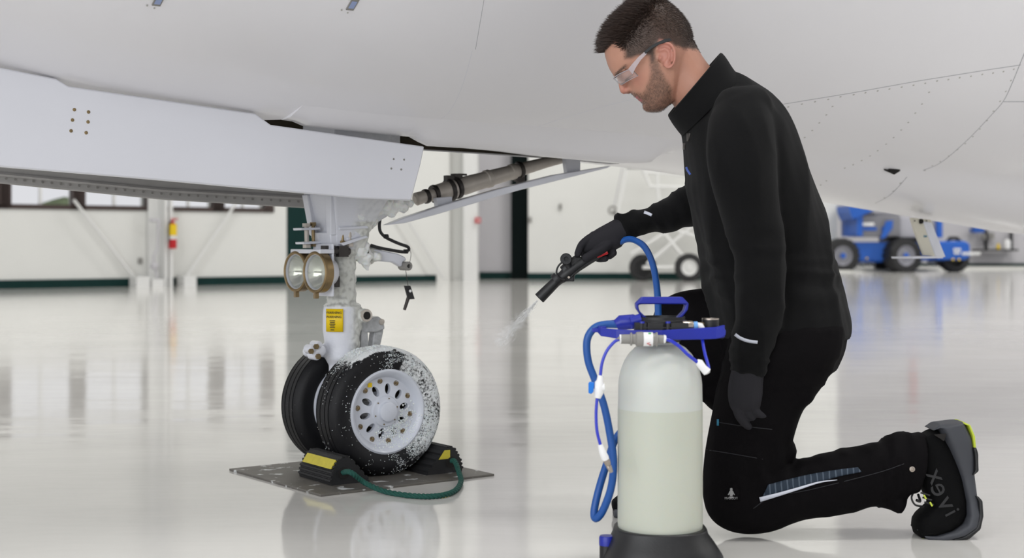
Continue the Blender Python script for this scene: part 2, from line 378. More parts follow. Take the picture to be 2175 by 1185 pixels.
cb = newbm(); # nose wheel bay: tapered well between the doors, narrowing aft
prism(cb, [AC(-2.4, -.23, .7), AC(-2.4, .19, .7), AC(-.42, .19, .7), AC(-.36, .235, .7), AC(.25, .235, .7), AC(.94, .015, .7), AC(.94, -.035, .7), AC(.20, -.12, .7), AC(.14, -.23, .7)], UZ*.62)
hull = cut(hb, cb)
hullbvh = BVHTree.FromPolygons([v.co for v in hull.vertices], [tuple(p.vertices) for p in hull.polygons])
fus = obj('fuselage', hull, m_paint, air, ang=28)
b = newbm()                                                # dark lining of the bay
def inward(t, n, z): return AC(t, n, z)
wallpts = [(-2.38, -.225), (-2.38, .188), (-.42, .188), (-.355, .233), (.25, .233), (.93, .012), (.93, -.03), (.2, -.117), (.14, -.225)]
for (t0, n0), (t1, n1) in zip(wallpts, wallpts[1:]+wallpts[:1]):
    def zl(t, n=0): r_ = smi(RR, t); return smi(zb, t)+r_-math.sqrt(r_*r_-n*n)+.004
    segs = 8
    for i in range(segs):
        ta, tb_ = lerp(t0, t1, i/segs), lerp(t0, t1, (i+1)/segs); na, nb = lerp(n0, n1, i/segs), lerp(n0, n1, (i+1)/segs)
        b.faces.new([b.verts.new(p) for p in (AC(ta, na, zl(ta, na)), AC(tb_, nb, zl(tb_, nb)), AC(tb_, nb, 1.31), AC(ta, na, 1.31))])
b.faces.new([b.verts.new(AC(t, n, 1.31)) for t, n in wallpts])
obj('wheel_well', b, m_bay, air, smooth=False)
def hit(px, py):
    d = (P(px, py, 1)-CAM).normalized(); loc, no, i, dist = hullbvh.ray_cast(CAM, d)
    if loc is None: return None, None
    if no.dot(d) > 0: no = -no
    return loc, no
def seamline(pts, name, wd=.0016, m=None, step=14):
    b = newbm(); dense = []
    for p0, p1 in zip(pts, pts[1:]):
        k = max(1, int(math.hypot(p1[0]-p0[0], p1[1]-p0[1])/step))
        dense += [(lerp(p0[0], p1[0], i/k), lerp(p0[1], p1[1], i/k)) for i in range(k)]
    dense.append(pts[-1]); h = [hit(*q) for q in dense]; h = [(l, n) for l, n in h if l is not None]
    if len(h) > 1:
        rs = []
        for i, (l, n) in enumerate(h):
            d = (h[min(i+1, len(h)-1)][0]-h[max(i-1, 0)][0]).normalized(); s = d.cross(n).normalized()
            rs.append([l+s*wd*.5+n*.0003, l-s*wd*.5+n*.0003, l-s*wd*.5-n*.002, l+s*wd*.5-n*.002])
        loft(b, rs)
    return obj(name, b, m or m_seam, air, smooth=False)
def cpx(pts, n=6): return [(q.x, q.y) for q in catmull([V((a, b_, 0)) for a, b_ in pts], n)]
seamline([(1600, 231), (1665, 221), (1800, 199), (1950, 172), (2100, 148), (2168, 138)], 'panel_seam', .0022)
curve1 = cpx([(2185, 90), (2166, 136), (2148, 180), (2130, 216), (2100, 250), (2060, 292), (2018, 330), (1990, 350), (1960, 362)])
seamline(curve1, 'panel_seam', .0024)
seamline([(2131, 216), (2230, 216)], 'panel_seam', .0022)
seamline(cpx([(1926, 376), (1905, 400), (1885, 418), (1862, 430)]), 'panel_seam', .0018)
seamline(cpx([(1003, 108), (992, 150), (975, 200), (952, 240), (922, 262)]), 'panel_seam', .0012, m_paint2)
seamline(cpx([(1100, 284), (1200, 250), (1330, 214), (1420, 200)]), 'panel_seam', .0015, m_paint2)
seamline([(1028, 0), (1010, 105)], 'panel_seam', .0009)
b = newbm()
def rivet(px, py, r=.0032):
    l, n = hit(px, py)
    if l is None: return
    lathe(b, l, n, [(r, -.001), (r, .0006), (r*.6, .0012)], 8)
rr_ = [(1674, 227), (1703, 221), (1731, 216), (1759, 211), (1785, 205.5), (1813, 201), (1838, 197), (1864, 193), (1889, 189), (1915, 185), (1940, 181), (1965, 177), (1990, 172), (2014, 169), (2038, 165), (2062, 162), (2086, 158), (2109, 155), (2131, 152), (2153, 147)]
rr_ += [(1768, 226), (1755, 244), (1740, 261), (1725, 277), (1709, 292), (1973, 196), (1958, 221), (1944, 240), (1929, 260), (1914, 276), (1898, 292), (1882, 306), (1864, 320), (1848, 331), (1830, 341)]
rr_ += [(2147, 171), (2136, 194), (2124, 215), (2110, 236), (2096, 256), (2081, 274), (2066, 290), (2050, 305), (2033, 318), (2015, 331), (1997, 343), (1980, 352), (1964, 362)]
rr_ += [(1912, 389), (1897, 406), (1878, 420), (1860, 431), (1755, 384), (1743, 393), (1794, 357), (1812, 350)]
for q in rr_: rivet(*q)
each('rivet', b, m_rivet, air)
# little drain scoop at the crease and the two data plates up high
b = newbm(); l, n = hit(1898, 361); box(b, l, (.055, .01, .006), (AA, AN, UZ)); prism(b, [l+AA*-.05+n*.004, l+AA*.03+n*.004, l+AA*.0-UZ*.013+n*.004], -n*.01); obj('drain_scoop', b, m_hole, air, smooth=False)
for px, py in ((749, 9), (337, -3)):
    l, n = hit(px, py) if py > 0 else hit(px, 0)
    if l is None: continue
    u = AA; v = n.cross(u).normalized()
    b = newbm(); box(b, l+n*.001, (.019, .036, .003), (u, v, n)); dp = obj('static_port_plate', b, m_grey, air, smooth=False, label='small grey plate riveted to the hull')
    b = newbm(); box(b, l+n*.003, (.013, .022, .001), (u, v, n)); obj('plate_face', b, mat('plate_blue_print', srgb(150, 165, 205), .4), dp, smooth=False)
    for dx, dy in ((-.018, .022), (0, .028), (.016, .02), (-.018, -.015)):
        bb_ = newbm(); lathe(bb_, l+u*dx-v*dy, n, [(.0022, -.001), (.0022, .001)], 8); obj('screw', bb_, m_rivet, air)
# rolled lip hanging along the near side of the bay
ltab = [(-.42, .957), (-.35, .953), (-.22, .946), (-.08, .940), (.02, .936), (.07, .913), (.19, .912), (.30, .908), (.41, .900), (.58, .893), (.75, .887), (.93, .893)]
b = newbm(); rs = []
def hz(t, n): return smi(zb, t)+smi(RR, t)-math.sqrt(max(0, smi(RR, t)**2-n*n))
for i in range(46):
    t = lerp(-.36, .95, i/45); zl = interp(ltab, t); zl = lerp(hz(t, .29), zl, sstep(-.37, -.30, t)*(1-sstep(.85, .95, t))); k = 1-sstep(.25, .95, t); n0_ = lerp(.03, .236, 1-max(0, (t-.25)/.69)); n0_ = .236
    zo = hz(t, .34); zl = min(zl, hz(t, n0_)-.001)
    rs.append([AC(t, n, z) for n, z in ((.37, hz(t, .37)+.002), (.33, lerp(hz(t, .33), zl, .16)), (.29, lerp(hz(t, .29), zl, .62)), (.26, zl+.001), (n0_, zl), (n0_-.004, zl+.004), (n0_-.004, hz(t, n0_)+.03), (.36, hz(t, .36)+.03))])
loft(b, rs); obj('bay_lip', b, m_paint, air, ang=50)
# nose gear doors
NT = .022
dp = [(-330, 70), (-200, 97), (0, 143), (120, 167), (146, 183), (543, 241), (576, 265), (902, 311), (894, 350), (874, 426), (760, 421), (600, 406), (300, 379), (0, 354), (-330, 326)]
b = newbm(); prism(b, [G(x, y, .27) for x, y in dp], -AN*NT); nd = bevel(obj('nose_gear_door', b, m_paint2, air, ang=30, label='long white near gear door'), .004)
b = newbm()
for x, y in ((158, 233), (188, 238), (154, 255), (187, 259), (151, 278), (183, 282)): lathe(b, G(x, y, .2695), AN, [(.0042, -.002), (.0042, .0012), (.0025, .002)], 10)
each('door_screw', b, m_brass, nd)
b = newbm()
for x, y in ((836, 338), (858, 339), (831, 358), (852, 360)): lathe(b, G(x, y, .2695), AN, [(.003, -.002), (.003, .001)], 8)
each('door_rivet', b, m_grey, nd)
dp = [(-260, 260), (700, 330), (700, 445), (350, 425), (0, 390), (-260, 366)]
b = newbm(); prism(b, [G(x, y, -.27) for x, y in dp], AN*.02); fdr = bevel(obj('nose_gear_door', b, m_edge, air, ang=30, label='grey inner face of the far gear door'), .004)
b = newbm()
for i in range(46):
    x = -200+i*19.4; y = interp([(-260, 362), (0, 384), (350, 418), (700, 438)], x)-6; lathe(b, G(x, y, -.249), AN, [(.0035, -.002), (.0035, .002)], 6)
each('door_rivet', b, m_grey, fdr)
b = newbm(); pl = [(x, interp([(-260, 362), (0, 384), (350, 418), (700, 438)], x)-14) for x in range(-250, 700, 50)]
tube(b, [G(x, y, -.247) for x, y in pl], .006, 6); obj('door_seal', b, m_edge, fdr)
# aft door blade with brackets, seen nearly edge on
b = newbm(); bl = [(822, 478), (860, 474), (930, 455), (1100, 405), (1290, 357), (1300, 352), (1180, 371), (1060, 401), (940, 436), (860, 462)]
prism(b, [G(x, y, .06) for x, y in bl], -AN*.03)
ad = bevel(obj('aft_gear_door', b, m_gear, air, ang=30, label='slim white aft gear door blade'), .003)
for px, py, w_, h_ in ((944, 433, 34, 26), (1217, 350, 32, 30)):
    b = newbm(); prism(b, [G(x, y, .03) for x, y in ((px-w_/2, py-h_/2), (px+w_/2, py-h_/2-3), (px+w_/2, py+h_/2-2), (px-w_/2+5, py+h_/2+8))], -AN*.02)
    hb_ = bevel(obj('hinge_bracket', b, m_gear, ad, ang=30), .002)
# retraction actuator
ac = [(880, 424, 8), (884, 423, 14), (900, 418, 13), (922, 413, 14), (925, 412, 19), (940, 408, 20), (964, 401, 21), (966, 400, 15), (985, 395, 20), (1005, 389, 19), (1030, 382, 18), (1032, 381, 20), (1040, 379, 20), (1042, 378, 17.5), (1083, 367, 16), (1085, 366, 17.5), (1092, 364, 17.5), (1094, 364, 15), (1120, 356, 14), (1160, 345, 12), (1215, 330, 12)]
sc_ = 4.25/F
b = newbm(); tube(b, [G(x, y, -.02) for x, y, r_ in ac], [r_*sc_ for x, y, r_ in ac], 24); act = obj('retraction_actuator', b, m_steel, air, ang=30)
for x, y, r_ in ((905, 417, 15), (923, 412, 19), (955, 404, 24), (970, 399, 23), (1103, 361, 18)):
    b = newbm(); p = G(x, y, -.02); d = (G(x+10, y-2.7, -.02)-p).normalized(); lathe(b, p, d, [(r_*sc_, -.006), (r_*sc_*1.06, 0), (r_*sc_, .006)], 24); (box(b, p+UZ*r_*sc_*(1 if x < 1000 else -1), (.03, .02, .02), (AA, AN, UZ)) if x > 930 else None)
    if x < 930: pass
    elif x < 1000: box(b, p+UZ*r_*sc_*1.25+AA*.02, (.03, .006, .006), (AA, AN, UZ))
    else: box(b, p-UZ*r_*sc_*1.3, (.016, .014, .03), (AA, AN, UZ))
    obj('pipe_clamp', b, m_dkmetal, act)
# belly antenna
def HN(px, py, n=-.0): return G(px, py, n)
n0 = .02; b = newbm(); prism(b, [HN(1936, 462, n0), HN(1978, 467, n0), HN(2006, 546, n0), HN(1964, 542, n0), HN(1944, 490, n0)], -AN*.012); ant = bevel(obj('drain_mast', b, mat('cream_mast_paint', srgb(214, 210, 194), .5), air, ang=30, label='cream coloured mast under the belly'), .002)
b = newbm(); prism(b, [HN(1961, 470, n0+.004), HN(1979, 472, n0+.004), HN(2009, 546, n0+.004), HN(1988, 545, n0+.004)], -AN*.022); bevel(obj('mast_edge', b, m_gear, ant), .003)
b = newbm(); prism(b, [HN(1937, 545.5, n0+.05), HN(2003, 544, n0+.05), HN(2003, 548.5, n0+.05), HN(1939, 549.5, n0+.05)], -AN*.1); bevel(obj('mast_plate', b, m_gear, ant), .001)
b = newbm(); tube(b, [HN(1956, 470, n0+.006), HN(1956, 470, n0-.004)], .01, 12)
for x in (1943, 1954, 1968): tube(b, [HN(x, 469, n0+.006), HN(x, 469, n0+.002)], .0025, 8)
each('mast_bolt', b, m_hole, ant)
text('HAI', .012, HN(1965, 502, n0+.001), AA, UZ, mat('teal_print', srgb(40, 130, 160), .5), ant)
b = newbm(); abox(b, 2.52, 2.64, -.06, .05, .70, .76); obj('mast_root_seal', b, m_hole, air, smooth=False) if False else b.free()
# ---- nose gear leg (white enamel), built in the aircraft frame
TS = -.06                                                   # leg axis is ahead of the axle
Zp = lambda py, t=TS, n=0: H-(py-HY)/F*AC(t, n, 0).y
leg = newbm()
def ar(t0, t1, n0, n1, z): return [AC(t0, n0, z), AC(t1, n0, z), AC(t1, n1, z), AC(t0, n1, z)]
loft(leg, [ar(-.135, .05, -.095, .095, 1.08), ar(-.132, .045, -.095, .095, Zp(415)), ar(-.115, .0, -.07, .07, Zp(480)), ar(-.105, -.02, -.055, .055, Zp(526))])
lathe(leg, AC(TS, 0, 0), UZ, [(.046, Zp(540)), (.038, Zp(548)), (.037, Zp(600)), (.039, Zp(642)), (.05, Zp(650)), (.053, Zp(665)), (.053, Zp(700)), (.047, Zp(735)), (.047, Zp(760)), (.036, Zp(775)), (.036, .12), (.02, .10)], 32)
lathe(leg, AC(TS, 0, 0), UZ, [(.055, Zp(520)), (.055, Zp(536)), (.044, Zp(542))], 32)
# trailing axle carrier
loft(leg, [ar(-.09, -.03, -.03, .03, .26), ar(-.085, .0, -.032, .032, .21), ar(-.07, .03, -.032, .032, .17), ar(-.05, .02, -.03, .03, .14)])
tube(leg, [AC(0, -.10, .177), AC(0, .10, .177)], .022, 20)
# aft torque link lugs and link
lathe(leg, AC(-.012, -.05, Zp(668, 0)), AN, [(.018, 0), (.018, .105)], 20)
# forward lower fitting
tube(leg, [AC(-.15, -.03, Zp(745)), AC(-.07, 0, Zp(742))], [.014, .024], 12); ball(leg, AC(-.15, -.03, Zp(745)), .016, 12)

# aft lobe of the upper casting, steering arm root
loft(leg, [ar(.02, .10, -.03, .05, 1.0), ar(.0, .115, -.03, .05, Zp(430, .05)), ar(-.02, .075, -.03, .05, Zp(452, .05)), ar(-.03, .03, -.03, .04, Zp(475, 0)), ar(-.05, .0, -.03, .04, Zp(500, 0))])
loft(leg, [ring(AC(-.03, 0, Zp(515, 0)), AC(-.03, 0, Zp(550, 0)), AN, .03), ring(AC(.03, 0, Zp(520, 0)), AC(.03, 0, Zp(560, 0)), AN, .022), ring(AC(.06, 0, Zp(526, 0)), AC(.06, 0, Zp(552, 0)), AN, .014)])
me = fuse(leg, .0035, 2)
def foam_mask(c):
    r_ = c-AO; t, n, z = r_.dot(AA), r_.dot(AN), c.z
    m = sstep(-.075, -.03, t)*(1 if z < Zp(470) else .35)
    if Zp(650) < z < Zp(530): m = 1
    if z > Zp(415): m *= .5
    if z < .2: m *= .3
    return m
displace(me, lambda c, n: foam_mask(c)*(.002+.0045*noise.noise(c*45)+.003*noise.noise(c*110)))
vc = me.color_attributes.new('Col', 'FLOAT_COLOR', 'POINT'); gA = srgb(220, 222, 230); gB = srgb(205, 206, 200)
for i, v in enumerate(me.vertices):
    k = foam_mask(v.co); q = .5+.5*noise.noise(v.co*90); q = sstep(.25, .55, q)
    base = [lerp(gA[j], gB[j]*lerp(.74, 1.08, q), k) for j in range(3)]; vc.data[i].color = (*base, 1)
m_leg = mat('foamy_gear_enamel', (1, 1, 1), .4, coat=.2, attr='Col', bump=.0008, bs=150)
strut = obj('nose_gear_leg', me, m_leg, air, ang=180)
tl = newbm()
prism(tl, [AC(-.03, .02, Zp(682, 0)), AC(.05, .02, Zp(672, 0)), AC(.066, .02, Zp(682, 0)), AC(.07, .02, Zp(700, 0)), AC(.045, .02, Zp(706, 0)), AC(.012, .02, Zp(706, 0)), AC(-.03, .02, Zp(720, 0))], -AN*.04)
prism(tl, [AC(.045, .012, Zp(676, 0)), AC(.07, .012, Zp(682, 0)), AC(.07, .012, Zp(705, 0)), AC(.055, .012, Zp(750, 0)), AC(.03, .012, .24), AC(.01, .012, .24), AC(.03, .012, Zp(745, 0))], -AN*.03)
prism(tl, [AC(-.01, .025, Zp(700, 0)), AC(.012, .025, Zp(705, 0)), AC(.014, .025, Zp(740, 0)), AC(.03, .025, .25), AC(-.02, .025, .25)], -AN*.05)
m_linkp = mat('wet_link_enamel', srgb(188, 190, 192), .35, coat=.3, var=.3, vs=90)
bevel(obj('torque_link', tl, m_linkp, strut, ang=30), .004)
b = newbm()
for x, y in ((672, 736), (661, 746), (676, 757)): tube(b, [G(x, y, .035), G(x, y, -.01)], .0055, 8); lathe(b, G(x, y, .037), AN, [(.008, -.004), (.008, .003)], 6)
each('lug_bolt', b, m_brass, strut)
b = newbm()
for x, y, r_ in ((664, 742, .013), (680, 745, .017), (676, 733, .012), (672, 755, .013)): lathe(b, G(x, y, .028), AN, [(r_, -.03), (r_, .002), (r_*.7, .005)], 16)
each('lug', b, m_gear, strut)
# raised ribs of the upper casting's forward face
b = newbm()
for n0_, n1_ in ((-.09, -.055), (.05, .085)):
    loft(b, [[AC(-.14, n0_, Zp(413)), AC(-.125, n0_, Zp(413)), AC(-.125, n1_, Zp(413)), AC(-.14, n1_, Zp(413))], [AC(-.128, n0_*.75, Zp(500)), AC(-.11, n0_*.75, Zp(500)), AC(-.11, n1_*.75, Zp(500)), AC(-.128, n1_*.75, Zp(500))]])
loft(b, [ar(-.129, -.10, -.06, .062, Zp(494)), ar(-.122, -.10, -.055, .055, Zp(524))])
bevel(obj('casting_ribs', b, m_gear, strut, ang=30), .003)
b = newbm(); lathe(b, AC(-.012, .045, Zp(668, 0)), AN, [(.0105, 0), (.0105, .0165)], 20); obj('bore', b, m_hole, strut); b = newbm(); lathe(b, AC(-.012, .045, Zp(668, 0)), AN, [(.0115, 0), (.0175, 0), (.0175, .015), (.0115, .0155)], 24, close=True, caps=False); obj('bore_ring', b, m_steel, strut)
b = newbm(); lathe(b, AC(.058, .012, Zp(684, 0)), AN, [(.009, 0), (.009, .01), (.005, .012)], 12); obj('pivot_bolt', b, m_steel, strut)
# warning placard wrapped on the cylinder
b = newbm(); u_, v_ = AA, AN; ang0, ang1 = math.radians(196), math.radians(246)
rows = []
for i in range(13):
    a = lerp(ang0, ang1, i/12); dirn = AA*math.cos(a)-AN*math.sin(a)
    rows.append((AC(TS, 0, 0)+dirn*.0592, dirn))
for z0_, z1_ in ((Zp(702), Zp(654)),):
    for (p0, d0), (p1, d1) in zip(rows, rows[1:]): b.faces.new([b.verts.new(p) for p in (p0+UZ*z0_, p1+UZ*z0_, p1+UZ*z1_, p0+UZ*z1_)])
bmesh.ops.remove_doubles(b, verts=b.verts, dist=1e-5)
pl = obj('warning_placard', b, m_yellow, strut, label='yellow warning placard')
so = pl.modifiers.new('s', 'SOLIDIFY'); so.thickness = .001
m_print = mat('black_print', srgb(25, 25, 20), .6)
def onplac(body, size, py, da=0):
    a = math.radians(221+da); dirn = AA*math.cos(a)-AN*math.sin(a); p = AC(TS, 0, Zp(py))+dirn*.0612
    tx = UZ.cross(dirn); text(body, size, p, tx, UZ, m_print, strut, 'placard_text', .0003)
onplac('WARNING', .0095, 662); onplac('WARNING', .0095, 671)
for y_, w_ in ((679, .016), (682.5, .014), (686, .017), (689.5, .013), (693, .015), (698, .011)):
    b = newbm(); dirn = AA*math.cos(math.radians(217))-AN*math.sin(math.radians(217)); box(b, AC(TS, 0, Zp(y_))+dirn*.0607, (w_, .0012, .0022), (UZ.cross(dirn), dirn, UZ)); obj('printed_line', b, m_print, strut, smooth=False)
# bolted link brackets either side of the collar
def boltpost(x, y0, y1, n, r_=.006, m=m_brass, par=strut):
    b = newbm(); p0, p1 = G(x, y0, n), G(x+1, y1, n); tube(b, [p0, p1], r_, 10)
    for p in (p0, p1): lathe(b, p, UZ, [(r_*1.9, -.005), (r_*1.9, .005)], 6)
    obj('bolt', b, m, par)
boltpost(651, 478, 523, -.02, .0065, m_steel); boltpost(665, 476, 520, -.02, .005)
boltpost(742, 476, 520, .06, .006, m_steel); boltpost(727, 480, 515, .06, .004); boltpost(762, 486, 512, .05, .004)
for pts, n_ in ((((639, 484), (680, 483), (682, 488), (640, 489)), 0), (((644, 514), (683, 512), (684, 517), (645, 519)), 0), (((721, 483), (780, 479), (784, 485), (722, 488)), .075), (((724, 517), (778, 500), (783, 504), (730, 522)), .075)):
    b = newbm(); prism(b, [G(x, y, n_) for x, y in pts], -AN*.05); bevel(obj('link_plate', b, m_gear, strut), .0015)
b = newbm()
for x, y in ((752, 493), (765, 490), (770, 497), (755, 500)): ball(b, G(x, y, .055), .012, 8)
tube(b, [G(735, 508, .06), G(778, 496, .06)], .006, 8); me = fuse(b, .003, 1); obj('steering_link', me, m_gear, strut)
b = newbm(); abox(b, -.10, .0, -.045, .05, Zp(538), Zp(527)); tube(b, [G(700, 532, .06), G(742, 534, .06)], .01, 10); obj('collar_block', b, m_dkmetal, strut)
# arm to the towing ring, hanging foam
b = newbm(); prism(b, [G(x, y, .02) for x, y in ((785, 528), (805, 530), (845, 538), (862, 546), (864, 553), (856, 557), (855, 566), (850, 566), (835, 557), (795, 554))], -AN*.02)
arm = bevel(obj('steering_arm', b, m_gear, strut, ang=30), .004)
b = newbm(); c_ = G(866, 565, .03); lathe(b, c_-AN*.035, AN, [(.013, 0), (.013, .04), (.006, .042), (.006, -.002)], 20, close=True, caps=False); obj('ring_eye', b, m_grey, arm)
b = newbm()
for x, y, r_ in ((765, 530, .03), (775, 545, .022), (779, 560, .014), (781, 572, .008), (800, 545, .015), (755, 520, .025), (790, 470, .02)): ball(b, G(x, y, .03), r_, 12)
for x, y, r_ in ((790, 440, .03), (815, 437, .03), (845, 434, .024), (858, 440, .016), (830, 448, .02), (775, 470, .02), (760, 455, .03), (848, 425, .014), (868, 432, .014)): ball(b, G(x, y, .05), r_, 12)
me = fuse(b, .0035, 3); displace(me, lambda c, n: .006*noise.noise(c*50)+.003*noise.noise(c*120)); obj('hanging_foam', me, m_foam, strut, kind='stuff')
b = newbm(); tube(b, catmull([G(x, y, .02) for x, y in ((808, 460), (806, 478), (808, 492), (818, 503), (835, 512), (852, 519), (866, 524), (868, 531), (858, 535), (830, 531), (805, 526), (788, 521))], 5), .0048, 8)
for x, y in ((820, 502), (862, 534)): ball(b, G(x, y, .02), .009, 8)
obj('brake_hose', b, m_black, strut)
# landing lights
m_lens = mat('lamp_lens_glass', (.95, .97, .95), .03, trans=.85, ior=1.3); m_refl = mat('lamp_reflector', srgb(215, 215, 200), .15, metal=1)
m_lring = mat('gold_plated_ring', srgb(150, 128, 92), .35, metal=.7, var=.3, vs=40)
LD = (-AA*.93-AN*.0+AN*.12).normalized()
for n_ in (.062, -.058):
    c_ = AC(-.17, n_, .567); rl = .053
    b = newbm(); lathe(b, c_, LD, [(.018, -.06), (.035, -.05), (rl*.98, -.015), (rl, -.008), (rl, .004), (rl*.9, .006), (rl*.9, 0), (rl*.86, -.01), (.03, -.035), (.012, -.042)], 32)
    li = obj('landing_light', b, m_gear, air)
    b = newbm(); lathe(b, c_, LD, [(rl*.86, -.004), (rl*.7, -.02), (.02, -.032), (.0, -.034)], 32, caps=False); obj('reflector', b, m_refl, li)
    b = newbm(); lathe(b, c_, LD, [(rl*.9, .0), (rl*.6, .008), (.001, .012), (.001, .010), (rl*.6, .006), (rl*.9, -.002)], 32, close=True, caps=False); obj('lens', b, m_lens, li)
    b = newbm(); u_, v_ = frame(LD); tube(b, [c_+LD*.004+(u_*math.cos(a)+v_*math.sin(a))*rl for a in [2*PI*k/40 for k in range(41)]], .0052, 8); box(b, c_+LD*.002-UZ*(rl+.008), (.012, .012, .022), (LD, AN, UZ)); lathe(b, c_, LD, [(rl+.0005, -.018), (rl+.004, -.018), (rl+.0045, .006), (rl+.0005, .006)], 40, close=True, caps=False); obj('retaining_ring', b, m_lring, li)
    b = newbm(); tube(b, [c_+LD*-.005+AN*.02, c_+LD*-.005-AN*.02], .003, 8); obj('filament_bar', b, m_refl, li)
b = newbm(); box(b, G(697, 533, .05), (.03, .03, .03), (AA, AN, UZ)); box(b, G(727, 534, .06), (.03, .02, .03), (AA, AN, UZ)); box(b, G(708, 598, .05), (.03, .02, .03), (AA, AN, UZ)); each('connector', b, m_dkmetal, air)
b = newbm(); abox(b, -.135, -.128, -.03, .085, .50, .645); abox(b, -.13, -.08, -.02, .02, .53, .6); abox(b, -.175, -.13, -.09, .09, .618, .63); bevel(obj('light_bracket', b, m_gear, air, ang=30), .002)
# ---- wheels
m_rim = mat('wheel_grey_enamel', srgb(208, 212, 222), .35, coat=.3)
def tyre_mat():
    m = mat('wet_tyre_rubber', srgb(24, 24, 27), .55, spec=.3, bump=.0005, bs=180); nt = m.node_tree; L = nt.links; bs_ = nt.nodes['Principled BSDF']
    at = nt.nodes.new('ShaderNodeAttribute'); at.attribute_name = 'foam'
    tc = nt.nodes.new('ShaderNodeTexCoord'); n = nt.nodes.new('ShaderNodeTexNoise'); n.inputs['Scale'].default_value = 120; n.inputs['Detail'].default_value = 6; n.inputs['Roughness'].default_value = .75
    L.new(tc.outputs['Object'], n.inputs['Vector'])
    s = nt.nodes.new('ShaderNodeMath'); s.operation = 'ADD'; L.new(at.outputs['Fac'], s.inputs[0]); L.new(n.outputs['Fac'], s.inputs[1])
    r = nt.nodes.new('ShaderNodeMapRange'); r.inputs['From Min'].default_value = .95; r.inputs['From Max'].default_value = 1.1; L.new(s.outputs[0], r.inputs['Value'])
    mx = nt.nodes.new('ShaderNodeMix'); mx.data_type = 'RGBA'; mx.inputs[6].default_value = (*srgb(18, 18, 21), 1); mx.inputs[7].default_value = (*srgb(225, 227, 228), 1)
    L.new(r.outputs[0], mx.inputs[0]); L.new(mx.outputs[2], bs_.inputs['Base Color']); return m
m_tyre = tyre_mat()
TR, TW = .178, .060
